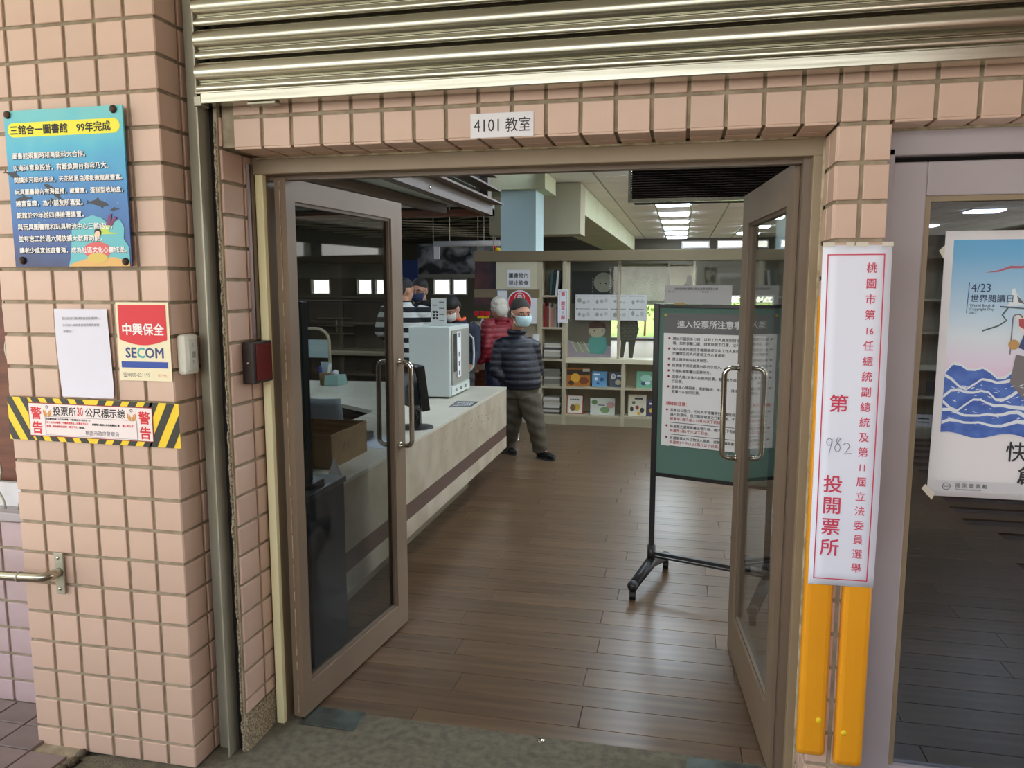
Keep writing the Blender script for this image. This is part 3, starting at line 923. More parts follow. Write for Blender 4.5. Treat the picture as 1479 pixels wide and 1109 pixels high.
for k in range(4):
    for b0, b1 in ((BHT - 0.030, BHT), (0.0, 0.030)):
        a = 0.110 + k * 0.058
        stripe(clip_par(a, 0.030, b0, b1, -0.6), 0.09)
        stripe(clip_par(0.546 - 0.030 - k * 0.058, 0.030, b0, b1, 0.6), 0.0, 0.56)
for a in (-0.0, 0.060, 0.120): stripe(clip_par(a + 0.012, 0.028, 0.0, BHT, -0.56), 0.0, 0.13)
for a in (0.480, 0.540, 0.600): stripe(clip_par(a + 0.0, 0.030, 0.0, BHT, 0.50), 0.53)
ST.build('black_stripes', M_WBLK, wbn)['kind'] = 'stuff'
rect(f, 0.083, 0.560, 0.016, 0.130, mat('dark_red_line', (150, 30, 40), 0.5), wbn, 'panel_border', c=0.0012)
rect(f, 0.086, 0.557, 0.019, 0.127, mat('pinkish_white', (240, 228, 226), 0.6), wbn, 'panel', c=0.0020)
c = 0.0030
for a in (0.092, 0.507):
    text(f, a, 0.078, '警', 0.044, M_RED, wbn, c, bold=0.0010)
    text(f, a + 0.001, 0.029, '告', 0.044, M_RED, wbn, c, bold=0.0012)
text(f, 0.180, 0.092, '投票所', 0.032, M_INK, wbn, c, bold=0.0006, sx=0.96)
text(f, 0.274, 0.092, '30', 0.040, M_RED, wbn, c, bold=0.0004, sx=0.62)
text(f, 0.305, 0.092, '公尺標示線', 0.032, M_INK, wbn, c, bold=0.0006, sx=0.96)
M_GOLD = mat('gold_emblem', (214, 150, 60), 0.5)
for a in (0.158, 0.482):
    em = MB()
    for sgn in (-1, 1):
        for r0 in (0.0165, 0.0105):
            pts = [(a + sgn * r0 * math.cos(t), 0.100 + r0 * 1.1 * math.sin(t)) for t in [-PI / 2 + 0.15 + (PI / 2 + 0.2) * q / 7 for q in range(8)]]
            pin = [(a + sgn * (r0 - 0.004) * math.cos(t), 0.102 + (r0 - 0.004) * 1.1 * math.sin(t)) for t in [-PI / 2 + 0.15 + (PI / 2 + 0.2) * q / 7 for q in range(8)]][::-1]
            em.prism([f.p(x, y, c) for x, y in pts + pin], f.n * 0.0004)
    em.build('emblem', M_GOLD, wbn)
    rg = MB()
    for q in range(12):
        t0_, t1_ = 2 * PI * q / 12, 2 * PI * (q + 1) / 12
        rg.prism([f.p(a + r * math.cos(t), 0.117 + r * math.sin(t), c) for r, t in ((0.005, t0_), (0.005, t1_), (0.0035, t1_), (0.0035, t0_))], f.n * 0.0005)
    rg.build('emblem_ring', M_INK, wbn)
outline(f, 0.148, 0.500, 0.022, 0.085, 0.0008, M_GREYINK, wbn, 'text_box', c=c)
text(f, 0.152, 0.074, '在投票所四周三十公尺內喧嚷、干擾或勸誘他人投票或不投票，經警衛人員制止後仍繼續為之者，處一年以下有期', 0.0068, M_INK, wbn, c, bold=0.0003, sx=0.98)
text(f, 0.152, 0.062, '三十公尺內喧嚷，干擾或勸誘他人投票或不投票', 0.0078, M_RED, wbn, c, bold=0.0003)
text(f, 0.330, 0.062, '經警衛人員制止後仍繼續為之者', 0.0075, M_INK, wbn, c, bold=0.0003)
text(f, 0.445, 0.062, '處一年以下', 0.0085, M_RED, wbn, c, bold=0.0003)
text(f, 0.152, 0.049, '徒刑、拘役或科新臺幣一萬五千元', 0.0080, M_RED, wbn, c, bold=0.0003)
text(f, 0.275, 0.049, '下罰金。', 0.0078, M_INK, wbn, c, bold=0.0003)
text(f, 0.302, 0.029, '桃園市政府警察局　謹啟', 0.0165, mat('violet_ink', (40, 36, 70), 0.6), wbn, c, sx=0.98)

# ---- white switch on the pilaster side face
sw = thing('push_button_box', 'white rounded push button box on the shaded side of the pillar', 'switch', (-1.586, 2.21, 1.42))
bx('housing', mat('ivory_plastic', (226, 226, 212), 0.4), sw, -1.586, -1.552, 2.178, 2.252, 1.360, 1.492, 0.012)
bx('face_plate', mat('ivory_plastic2', (212, 214, 202), 0.4), sw, -1.553, -1.549, 2.192, 2.238, 1.376, 1.476, 0.002)
bx('button', mat('grey_button', (150, 152, 146), 0.5), sw, -1.550, -1.546, 2.208, 2.224, 1.415, 1.435, 0.002)
ff = Fr((-1.5485, 2.205, 1.452), UY, UZ)
text(ff, 0.0, 0.0, '△', 0.014, M_GREYINK, sw, 0.0005)
text(ff, 0.0, -0.056, '▽', 0.014, M_GREYINK, sw, 0.0005)

# ---- red alarm/reader box on the left jamb
al = thing('alarm_box', 'black box with a dark red glossy face on the left jamb', 'alarm box', (-1.46, 2.42, 1.38))
bx('housing', mat('dark_brown_plastic', (36, 24, 22), 0.35), al, -1.463, -1.420, 2.358, 2.482, 1.312, 1.456, 0.003)
bx('red_face', mat('dark_red_gloss', (96, 8, 14), 0.2), al, -1.421, -1.417, 2.374, 2.476, 1.320, 1.448, 0.001)
MB().tube([(-1.44, 2.357, 1.385), (-1.44, 2.353, 1.385)], 0.004, 8).build('screw', M_CHROME, al, smooth=True)
al2 = thing('red_alarm_strip', 'narrow dark red box standing behind the polling poster', 'alarm box', (0.55, 2.33, 1.35))
bx('housing', mat('dark_brown_plastic', (36, 24, 22), 0.35), al2, 0.5385, 0.556, 2.312, 2.39, 1.312, 1.458, 0.002)
bx('red_face', mat('signal_red', (170, 20, 26), 0.3), al2, 0.539, 0.5555, 2.3095, 2.3125, 1.316, 1.454, 0.001)

# ---- amber bump strips on the column
def bump(label, x0, x1, z0, z1, rz):
    t = thing('bumper_strip', label, 'bumper strip', ((x0 + x1) / 2, 2.29, z0), 'amber bumper strips on the column')
    mb = MB()
    n_ = 10
    prof = []
    for k in range(n_ + 1):
        a = PI * k / n_
        prof.append(((x0 + x1) / 2 - (x1 - x0) / 2 * math.copysign(abs(math.cos(a)) ** 0.45, math.cos(a)), 2.2985 - 0.030 * math.sin(a) ** 0.5))
    zz = [(z0, 0.93, 0.5), (z0 + 0.008, 0.98, 0.85), (z0 + 0.02, 1, 1), (z1 - 0.02, 1, 1), (z1, 0.95, 0.6)]
    cx = (x0 + x1) / 2
    for z, s1, s2 in zz:
        for (x, y) in prof: mb.v.append((cx + (x - cx) * s1, 2.2985 + (y - 2.2985) * s2, z))
    m = len(prof)
    for i in range(len(zz) - 1):
        for k in range(m - 1):
            a = i * m + k
            mb.f.append((a, a + 1, a + m + 1, a + m))
        mb.f.append((i * m + m - 1, i * m, i * m + m, i * m + 2 * m - 1))
    mb.f.append(tuple(range(m))); mb.f.append(tuple(range((len(zz) - 1) * m, len(zz) * m))[::-1])
    mb.build('strip', M_ORANGE, t, smooth=False)
    for z, dx in rz:
        MB().ell((cx + dx, 2.2695, z), 0.0095, 0.005, 0.0095, 10, 6).build('rivet', M_YEL, t, smooth=True)
bump('amber plastic bumper strip on the left edge of the tiled column', 0.372, 0.452, 0.255, 1.62, [(0.375, 0.017), (1.55, 0.017)])
bump('amber plastic bumper strip nearer the dark window', 0.477, 0.5565, 0.235, 1.62, [(0.345, -0.017), (0.815, 0.0)])

# ---- polling-place poster
N = 24
W_, H_ = 0.176, 0.962
base = Vector((0.372, 2.262, 0.795))
mb = MB()
def pp(a, b, c=0.0):
    """point on the slightly bowed sheet, a across, b up"""
    t = b / H_
    off = 0.010 * math.sin(PI * t)
    sk = 0.006 * (1 - t) 
    return Vector((base.x + sk + a * (1 - 0.1 * 0), base.y - off - c + (0.018 * max(0.0, 0.25 - t) * (a / W_)), base.z + b))
for i in range(N + 1):
    for j in range(5): mb.v.append(tuple(pp(W_ * j / 4, H_ * i / N)))
for i in range(N):
    for j in range(4): mb.f.append((5 * i + j, 5 * i + j + 1, 5 * i + j + 6, 5 * i + j + 5))
pst = thing('polling_poster', 'tall white poster with rose characters over the amber strips', 'poster', tuple(base))
so = mb.build('sheet', M_PAPERB, pst, smooth=True)
so.modifiers.new('th', 'SOLIDIFY').thickness = 0.001
bmesh_ = MB()
for (a0, a1) in ((0.013, 0.0160), (0.156, 0.159)):
    for i in range(N):
        b0, b1 = 0.018 + (H_ - 0.042) * i / N, 0.018 + (H_ - 0.042) * (i + 1) / N
        bmesh_.add([pp(a0, b0, .0015), pp(a1, b0, .0015), pp(a1, b1, .0015), pp(a0, b1, .0015)], [(0, 1, 2, 3)])
for (b0, b1) in ((0.018, 0.021), (H_ - 0.027, H_ - 0.024)):
    bmesh_.add([pp(0.013, b0, .0015), pp(0.159, b0, .0015), pp(0.159, b1, .0015), pp(0.013, b1, .0015)], [(0, 1, 2, 3)])
bmesh_.build('rose_border', M_ROSE, pst)
def pchar(a, b, s, size, m, bold=0.0, sx=1.0):
    q = pp(a, b, 0.002)
    text(Fr(q, UX, UZ), 0, 0, s, size, m, pst, bold=bold, sx=sx, center=True)
chars = list('桃園市第') + ['16'] + list('任總統副總統及第') + ['11'] + list('屆立法委員選舉')
for k, ch in enumerate(chars):
    pchar(0.127, 0.890 - k * 0.0422, ch, 0.0295 if not ch.isdigit() else 0.027, M_ROSE, bold=0.0002, sx=0.95 if not ch.isdigit() else 0.85)
pchar(0.058, 0.510, '第', 0.052, M_ROSE, bold=0.0006)
for k, ch in enumerate('投開票所'):
    pchar(0.053, 0.280 - k * 0.062, ch, 0.053, M_ROSE, bold=0.0006)
def pen(pts):
    MB().tube([pp(a, b, 0.002) for a, b in pts], 0.0008, 5).build('pen_stroke', M_GREYINK, pst)
def arcp(cx, cy, rx, ry, t0, t1, n=12): return [(cx + rx * math.cos(t0 + (t1 - t0) * k / n), cy + ry * math.sin(t0 + (t1 - t0) * k / n)) for k in range(n + 1)]
pen(arcp(0.038, 0.420, 0.007, 0.010, 0.2, 2 * PI) + [(0.045, 0.428), (0.042, 0.405), (0.038, 0.384)])
pen(arcp(0.063, 0.424, 0.006, 0.009, 0.3, PI * 1.6) + arcp(0.060, 0.404, 0.007, 0.011, PI / 2, -PI * 1.4) + [(0.066, 0.430)])
pen(arcp(0.083, 0.410, 0.008, 0.009, PI * 0.9, -0.2, 8) + [(0.084, 0.396), (0.078, 0.388), (0.097, 0.390)])
tp = MB()
for (a, wd) in ((0.0, 0.03), (0.06, 0.02), (0.085, 0.03), (0.15, 0.028)):
    tp.box(base.x + a, base.x + a + wd, 2.2600, 2.2615, base.z + H_ - 0.004, base.z + H_ + 0.008)
tp.build('clear_tape', mat('clear_tape', (210, 204, 190), 0.25), pst)

# ---- 4/23 reading day poster on the window
f = Fr((0.722, 2.415, 1.036), UX, UZ)
PW, PH = 0.56, 0.765
p4 = thing('reading_day_poster', 'white poster with a painted sea and sky taped on the window', 'poster', (0.722, 2.42, 1.036))
mb = MB()
def qq(a, b, c=0.0):
    bow = 0.006 * math.sin(PI * b / PH)
    lean = -0.004 * (1 - b / PH) ** 2 * 0
    return f.p(a - 0.002 * (1 - b / PH), b, c + bow + lean)
for i in range(13):
    for j in range(5): mb.v.append(tuple(qq(PW * j / 4, PH * i / 12)))
for i in range(12):
    for j in range(4): mb.f.append((5 * i + j, 5 * i + j + 1, 5 * i + j + 6, 5 * i + j + 5))
o = mb.build('sheet', mat('poster_paper', (230, 228, 232), 0.5), p4, smooth=True)
o.modifiers.new('th', 'SOLIDIFY').thickness = 0.001
def qpoly(pts, m, name, c=0.0015):
    """thin printed area following the bow of the sheet"""
    bm = bmesh.new()
    vs = [bm.verts.new((a, b, 0)) for a, b in pts]
    bm.faces.new(vs)
    bmesh.ops.triangulate(bm, faces=bm.faces[:])
    bmesh.ops.subdivide_edges(bm, edges=bm.edges[:], cuts=1)
    for v in bm.verts: v.co = qq(v.co.x, v.co.y, c)
    bm.normal_update()
    me = bpy.data.meshes.new(name); bm.to_mesh(me); bm.free()
    me.materials.append(m)
    ob = bpy.data.objects.new(name, me)
    link(ob, p4)
    return ob
def strip_rows(a0, a1, b0, b1, m, name, c=0.0015, n_=8):
    mb = MB()
    for i in range(n_ + 1):
        b = b0 + (b1 - b0) * i / n_
        mb.v += [tuple(qq(a0, b, c)), tuple(qq(a1, b, c))]
    for i in range(n_): mb.f.append((2 * i, 2 * i + 1, 2 * i + 3, 2 * i + 2))
    return mb.build(name, m, p4)
def grad_mat(name, stops, axis=2, noise=0.0, nscale=4):
    m = bpy.data.materials.new(name)
    m.use_nodes = True
    n = m.node_tree
    b = n.nodes['Principled BSDF']; b.inputs['Roughness'].default_value = 0.5
    tcn = n.nodes.new('ShaderNodeTexCoord'); sep = n.nodes.new('ShaderNodeSeparateXYZ')
    n.links.new(tcn.outputs['Generated'], sep.inputs[0])
    r = n.nodes.new('ShaderNodeValToRGB')
    el = r.color_ramp.elements
    el[0].position, el[0].color = stops[0][0], lin(stops[0][1])
    el[1].position, el[1].color = stops[-1][0], lin(stops[-1][1])
    for p_, c_ in stops[1:-1]: el.new(p_).color = lin(c_)
    src = sep.outputs[axis]
    if noise:
        no = n.nodes.new('ShaderNodeTexNoise'); no.inputs['Scale'].default_value = nscale
        n.links.new(tcn.outputs['Generated'], no.inputs['Vector'])
        ma = n.nodes.new('ShaderNodeMath'); ma.operation = 'MULTIPLY_ADD'; ma.inputs[1].default_value = noise
        n.links.new(no.outputs[0], ma.inputs[0]); n.links.new(src, ma.inputs[2])
        src = ma.outputs[0]
    n.links.new(src, r.inputs[0])
    n.links.new(r.outputs[0], b.inputs['Base Color'])
    return m
# printed sky: blue above, white, pink near the sea
strip_rows(0.022, PW - 0.03, 0.20, PH - 0.025, grad_mat('poster_sky', [(0.0, (214, 170, 206)), (0.22, (228, 186, 212)), (0.36, (226, 214, 232)), (0.50, (216, 228, 238)), (0.62, (190, 216, 236)), (0.92, (112, 176, 220)), (1.0, (98, 170, 216))], noise=0.0), 'printed_sky')
M_SEA = mat('poster_sea', (66, 96, 176), 0.5, col2=(84, 120, 196), scale=30)
M_FOAM = mat('poster_foam', (222, 230, 238), 0.5)
def wave_layer(b0, amp, ph, c, col):
    n_ = 26
    top = [(0.022 + (PW - 0.052) * k / n_, b0 + amp * abs(math.sin(k * 0.42 + ph)) + 0.35 * amp * math.sin(k * 1.3 + ph)) for k in range(n_ + 1)]
    bot = [(a, b0 - 0.07) for a, b in reversed(top)]
    bot = [(a, max(0.186 + 0.008 * math.sin(a * 40), b)) for a, b in bot]
    MB().prism([qq(a, b, c) for a, b in top + bot], f.n * 0.0003).build('printed_wave', col, p4)
    fo = [(a, b + 0.003) for a, b in top] + [(a, b - 0.006 - 0.003 * math.sin(a * 300)) for a, b in reversed(top)]
    MB().prism([qq(a, b, c + 0.0004) for a, b in fo], f.n * 0.0003).build('printed_foam', M_FOAM, p4)
for k, (b0, amp, ph) in enumerate(((0.345, 0.045, 0.4), (0.320, 0.030, 1.7), (0.290, 0.028, 0.2), (0.262, 0.024, 2.4), (0.236, 0.020, 1.1), (0.212, 0.016, 0.5))):
    wave_layer(b0, amp, ph, 0.0018 + 0.0006 * k, M_SEA)
random.seed(41)
fs_ = MB()
for k in range(150):
    a = random.uniform(0.028, PW - 0.04); b = random.uniform(0.21, 0.335)
    l = random.uniform(0.006, 0.018); t_ = random.uniform(-0.6, 0.5); h_ = random.uniform(0.0012, 0.003)
    fs_.prism([qq(a, b, .0056), qq(a + l * .5, b + l * t_ * .5 + h_, .0056), qq(a + l, b + l * t_, .0056), qq(a + l * .5, b + l * t_ * .5 - h_ * .3, .0056)], f.n * .0002)
fs_.build('printed_spray', M_FOAM, p4)['kind'] = 'stuff'
# generic printed ship hull, lamp, gull, balloon and ribbon
qpoly([(0.19, 0.34), (0.20, 0.42), (0.30, 0.40), (0.42, 0.44), (0.50, 0.46), (0.50, 0.28), (0.36, 0.26), (0.25, 0.27)], mat('poster_hull', (120, 116, 118), 0.5), 'printed_hull', 0.0040)
qpoly([(0.245, 0.36), (0.26, 0.345), (0.27, 0.30), (0.28, 0.345), (0.30, 0.36), (0.28, 0.37), (0.262, 0.37)], M_FOAM, 'printed_highlight', 0.0046)
MB().tube([qq(a, b, 0.003) for a, b in [(0.185, 0.42), (0.185, 0.52)] + arcp(0.197, 0.52, 0.012, 0.013, PI, 0.2, 7)], 0.0016, 5).build('printed_lamp_post', M_GREYINK, p4)
qpoly([(0.200, 0.520), (0.220, 0.520), (0.226, 0.505), (0.214, 0.492), (0.202, 0.500)], mat('poster_red', (176, 84, 90), 0.5), 'printed_lantern', 0.003)
qpoly([(0.205, 0.440), (0.215, 0.475), (0.235, 0.478), (0.248, 0.445), (0.235, 0.425)], mat('poster_navy', (60, 76, 120), 0.5), 'printed_crate', 0.0048)
for (a, b, r, col) in ((0.192, 0.448, 0.014, (190, 150, 96)), (0.262, 0.43, 0.022, (226, 222, 212)), (0.30, 0.44, 0.024, (110, 150, 200)), (0.34, 0.43, 0.02, (214, 160, 140))):
    qpoly(disc_pts(a, b, r, 14), mat('poster_round_%d' % col[0], col, 0.5), 'printed_ball', 0.0050)
rb_ = [(0.105, 0.648), (0.14, 0.655), (0.17, 0.667), (0.20, 0.666), (0.215, 0.678), (0.24, 0.680), (0.30, 0.688), (0.36, 0.676), (0.42, 0.69), (0.42, 0.680), (0.36, 0.668), (0.30, 0.681), (0.235, 0.672), (0.215, 0.670), (0.20, 0.660), (0.17, 0.660), (0.14, 0.650)]
MB().prism([qq(a, b, 0.002) for a, b in rb_], f.n * 0.0004).build('printed_ribbon', mat('poster_ribbon', (178, 96, 110), 0.5), p4)
MB().tube([qq(a, b, 0.0025) for a, b in ((0.11, 0.485), (0.15, 0.500), (0.17, 0.515), (0.158, 0.53), (0.172, 0.553))], 0.0022, 5).build('printed_rope', mat('poster_teal', (84, 110, 112), 0.5), p4)
qpoly([(0.168, 0.555), (0.180, 0.578), (0.176, 0.60), (0.184, 0.606), (0.190, 0.59), (0.204, 0.572), (0.212, 0.560), (0.192, 0.556)], M_FOAM, 'printed_gull', 0.003)
qpoly([(0.190, 0.586), (0.204, 0.572), (0.212, 0.560), (0.196, 0.566)], M_GREYINK, 'printed_wing', 0.0034)
qpoly([(0.15, 0.556), (0.27, 0.546), (0.27, 0.542), (0.15, 0.552)], mat('poster_slate', (90, 96, 110), 0.5), 'printed_branch', 0.003)
qpoly([(0.225, 0.60), (0.228, 0.575), (0.25, 0.56), (0.33, 0.56), (0.33, 0.625), (0.26, 0.625), (0.235, 0.620)], mat('poster_basket', (178, 142, 130), 0.5), 'printed_basket', 0.003)
qpoly([(0.19, 0.53), (0.205, 0.485), (0.235, 0.455), (0.34, 0.45), (0.40, 0.49), (0.41, 0.54)], mat('poster_balloon', (222, 220, 218), 0.5), 'printed_balloon', 0.0024)
MB().prism([qq(a, b, 0.003) for a, b in ((0.068, 0.622), (0.0695, 0.622), (0.0665, 0.535), (0.065, 0.535))], f.n * 0.0004).build('printed_rule', M_BLUEINK, p4)
M_SLATE = mat('slate_ink', (40, 60, 90), 0.5)
T4 = lambda a, b, s, size, m_=M_SLATE, **kw: text(Fr(qq(a, b, 0.003), UX, UZ), 0, 0, s, size, m_, p4, **kw)
T4(0.074, 0.595, '4/23', 0.033, sx=0.88)
T4(0.073, 0.568, '世界閱讀日', 0.0225, bold=0.0001)
T4(0.073, 0.553, 'World Book &', 0.0105)
T4(0.073, 0.543, 'Copyright Day', 0.0105)
T4(0.073, 0.533, '2022', 0.0095)
M_CHAR = mat('charcoal_ink', (50, 50, 52), 0.5)
T4(0.196, 0.118, '快樂', 0.062, M_CHAR, bold=0.0004, sx=0.95)
T4(0.232, 0.052, '創', 0.060, M_CHAR, bold=0.0010, sx=0.95)
strip_rows(0.022, PW - 0.02, 0.016, 0.048, mat('poster_grey', (204, 204, 208), 0.5), 'grey_band', n_=2)
T4(0.073, 0.030, '國 家 圖 書 館', 0.0140, M_CHAR)
T4(0.073, 0.021, 'National Central Library', 0.0070, M_CHAR)
for q in range(16):
    pass
MB().tube([qq(a, b, 0.003) for a, b in disc_pts(0.050, 0.031, 0.010, 18) + [disc_pts(0.050, 0.031, 0.010, 18)[0]]], 0.0008, 4).build('seal_ring', M_CHAR, p4)
T4(0.0445, 0.0265, '中', 0.011, M_CHAR)
MB().prism([f.p(a, b, 0.002) for a, b in ((-0.018, 0.020), (-0.008, 0.034), (0.02, 0.008), (0.012, -0.012))], f.n * 0.0006).build('clear_tape', mat('clear_tape', (210, 204, 190), 0.25), p4)
MB().prism([f.p(a, b, -0.002) for a, b in ((-0.014, PH - 0.055), (0.004, PH - 0.035), (0.006, PH - 0.085), (-0.002, PH - 0.075))], f.n * 0.0006).build('clear_tape', mat('clear_tape', (210, 204, 190), 0.25), p4)

# ---- handrail on the pilaster
hr = thing('handrail', 'bent stainless steel handrail bolted to the pillar foot', 'handrail', (-2.06, 2.15, 0.66))
bx('mounting_plate', M_STEEL2, hr, -2.083, -2.047, 2.144, 2.151, 0.592, 0.740, 0.002)
for z in (0.612, 0.722):
    MB().ell((-2.065, 2.143, z), 0.006, 0.004, 0.006, 8, 6).build('bolt', M_CHROME, hr, smooth=True)
pts = [(-2.064, 2.147, 0.672), (-2.064, 2.12, 0.672)] + [(-2.064 - 0.035 * (1 - math.cos(t)), 2.12 - 0.035 * math.sin(t), 0.672) for t in [PI / 2 * q / 6 for q in range(1, 7)]] + [(-2.2, 2.085, 0.668), (-2.9, 2.085, 0.66)]
MB().tube(pts, 0.0165, 14).build('rail', M_STEEL, hr, smooth=True)
MB().tube([(-2.165, 2.085, 0.669), (-2.172, 2.085, 0.669)], 0.0178, 14).build('joint_ring', M_STEEL2, hr, smooth=True)

# ================================================================== DOORS
def door(name, hinge, free, parent_label, th, side, gm, gz=(0.135, 1.945), gs=(0.06, 0.80), seal=True):
    """leaf from hinge to free edge (xy), leaf thickness th, side=+1/-1: which way the body extends"""
    a = Vector((hinge[0], hinge[1], 0)); b = Vector((free[0], free[1], 0))
    u = (b - a).normalized()
    L = (b - a).length
    nrm = Vector((-u.y, u.x, 0)) * side       # from room-side face into the body
    def bar(mb, s0, s1, z0, z1, t0=0.0, t1=None):
        t1 = th if t1 is None else t1
        ps = [a + u * s0 + nrm * t0, a + u * s1 + nrm * t0, a + u * s1 + nrm * t1, a + u * s0 + nrm * t1]
        mb.prism([p + UZ * z0 for p in ps], UZ * (z1 - z0))
    mb = MB()
    zt, zb = 2.022, 0.012
    bar(mb, 0, gs[0], zb, zt)
    bar(mb, gs[1], L, zb, zt)
    bar(mb, gs[0], gs[1], gz[1], zt)
    bar(mb, gs[0], gs[1], zb, gz[0])
    root = mb.build(name, M_LEAF_F)
    root.data.name = name
    root['kind'] = 'structure'
    m2 = MB()
    e = 0.012
    for (s0, s1, z0, z1) in ((gs[0], gs[0] + e, gz[0], gz[1]), (gs[1] - e, gs[1], gz[0], gz[1]), (gs[0] + e, gs[1] - e, gz[0], gz[0] + e), (gs[0] + e, gs[1] - e, gz[1] - e, gz[1])):
        bar(m2, s0, s1, z0, z1, 0.008, th - 0.008)
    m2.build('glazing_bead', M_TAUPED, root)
    m3 = MB(); bar(m3, gs[0] + e, gs[1] - e, gz[0] + e, gz[1] - e, th / 2 - 0.003, th / 2 + 0.003)
    m3.build('glass_pane', gm, root)
    # seal strip on the hinge edge
    m4 = MB()
    p = a - u * 0.0015 + nrm * (th * 0.5)
    z = 0.03
    random.seed(9)
    while z < 2.0:
        l = random.uniform(0.03, 0.11)
        m4.obox(p + UZ * z, p + UZ * min(2.01, z + l), 0.003, 0.003 + 0.002, up=u)
        z += l + random.uniform(0.004, 0.05)
    m4.build('seal_strip', M_SEAL, root)
    # D pull handle through the free stile: one bar on each side
    hs = L - 0.055
    for sd, t0 in ((-1, 0.0), (1, th)):
        off = nrm * (t0 + sd * 0.062)
        f0 = nrm * t0
        z0, z1 = 0.90, 1.295
        r = 0.030
        c0 = a + u * hs
        pts = [c0 + f0 + UZ * z1]
        for q in range(7):
            t = PI / 2 * q / 6
            pts.append(c0 + f0 + (off - f0) * (1 - r / 0.062) + (off - f0).normalized() * r * math.sin(t) + UZ * (z1 - r * (1 - math.cos(t))))
        for q in range(7):
            t = PI / 2 * q / 6
            pts.append(c0 + f0 + (off - f0) * (1 - r / 0.062) + (off - f0).normalized() * r * math.cos(t) + UZ * (z0 + r - r * math.sin(t)))
        pts.append(c0 + f0 + UZ * z0)
        MB().tube(pts, 0.0115, 12).build('pull_handle', M_CHROME, root, smooth=True)
        m5 = MB()
        for zz in (z0, z1): m5.tube([c0 + f0 + UZ * zz, c0 + f0 + (off - f0).normalized() * 0.006 + UZ * zz], 0.017, 12)
        m5.build('handle_rose', M_CHROME, root, smooth=True)
    return root
d1 = door('door_1', (-1.363, 2.515), (-1.272, 3.415), '', 0.045, 1, M_GL, gz=(0.128, 1.945), gs=(0.055, 0.800))
d2 = door('door_2', (0.328, 2.56), (0.246, 3.478), '', 0.045, -1, M_GR, gz=(0.20, 1.90), gs=(0.09, 0.800))
# bright grey closing edge tube on the right leaf's hinge stile
bx('hinge_tube', mat('silver_grey', (150, 144, 150), 0.35, 0.3), d2, 0.345, 0.366, 2.545, 2.57, 0.02, 2.022, 0.004)

# ================================================================== INSIDE OBJECTS
# ---- service counter (far end Y 6.39, near end Y 3.09)
CT = 0.78
ct = thing('service_counter', 'long worn white service counter with a brown stripe along the aisle', 'counter', (-1.8, 4.7, 0))
X0, X1, Y0, Y1 = -2.075, -1.455, 3.09, 6.40
top = MB().box(X0, X1 + 0.002, Y0, Y1, CT - 0.018, CT)
top.build('worktop', M_LAM, ct, bevel=0.002)
bx('upper_panel', M_LAMF, ct, X1 - 0.02, X1, Y0, Y1, 0.445, CT - 0.018)
bx('stripe_panel', M_BRST, ct, X1 - 0.02, X1 - 0.002, Y0, Y1, 0.350, 0.445)
bx('lower_panel', M_LAMF, ct, X1 - 0.02, X1, Y0, Y1, 0.250, 0.350)
bx('end_panel', M_LAMF, ct, X0 + 0.02, X1 - 0.02, Y1 - 0.02, Y1, 0.25, CT - 0.018)
bx('end_panel', M_DARKG, ct, X0 + 0.02, X1 - 0.02, Y0, Y0 + 0.02, 0.0, CT - 0.018)
bx('underside', M_LAMF, ct, X0 + 0.02, X1 - 0.02, Y0 + .02, Y1 - .02, 0.250, 0.262)
bx('plinth', M_PLINTH, ct, X0 + 0.05, X1 - 0.22, Y0 + 0.05, Y1 - 0.45, 0.0, 0.25)
random.seed(17)
sc2 = MB()
for k in range(46):
    y = random.gauss(5.5, 0.35); z = 0.63 + random.gauss(0, 0.05)
    if not (4.2 < y < 6.35 and 0.47 < z < 0.75): continue
    sc2.prism([(X1 + 0.0004, y + a, z + b) for a, b in disc_pts(0, 0, random.uniform(0.002, 0.009), 6, random.uniform(0.001, 0.005))], (0.0004, 0, 0))
sc2.build('scuffs', mat('scuff', (116, 98, 78), 0.8), ct)['kind'] = 'stuff'

dk = thing('back_desk', 'pale desk behind the counter beside the dark cabinets', 'desk', (-2.7, 5.9, 0))
MB().prism([(-3.9, 5.80, CT - .03), (-2.73, 5.43, CT - .03), (-2.08, 4.97, CT - .03), (-2.08, 6.58, CT - .03), (-3.9, 6.42, CT - .03)], (0, 0, 0.028)).build('worktop', M_LAM, dk)
bx('side_panel', M_LAM, dk, -3.9, -3.87, 5.85, 6.38, 0, CT - .03)
bx('back_panel', M_DARKG, dk, -3.87, -2.10, 6.30, 6.33, 0.0, CT - .03)
ped = thing('desk_pedestal', 'white drawer pedestal under the pale desk, left of the chair', 'drawer unit', (-2.9, 5.2, 0))
bx('carcass', M_FUR, ped, -3.25, -2.79, 5.05, 5.43, 0.02, 0.74)
for k in range(3):
    dr = bx('drawer', M_FUR, ped, -3.24, -2.80, 5.035, 5.049, 0.04 + 0.235 * k, 0.26 + 0.235 * k, 0.002)
    bx('pull', M_DARKG, dr, -3.05, -2.97, 5.03, 5.036, 0.17 + 0.235 * k, 0.185 + 0.235 * k)

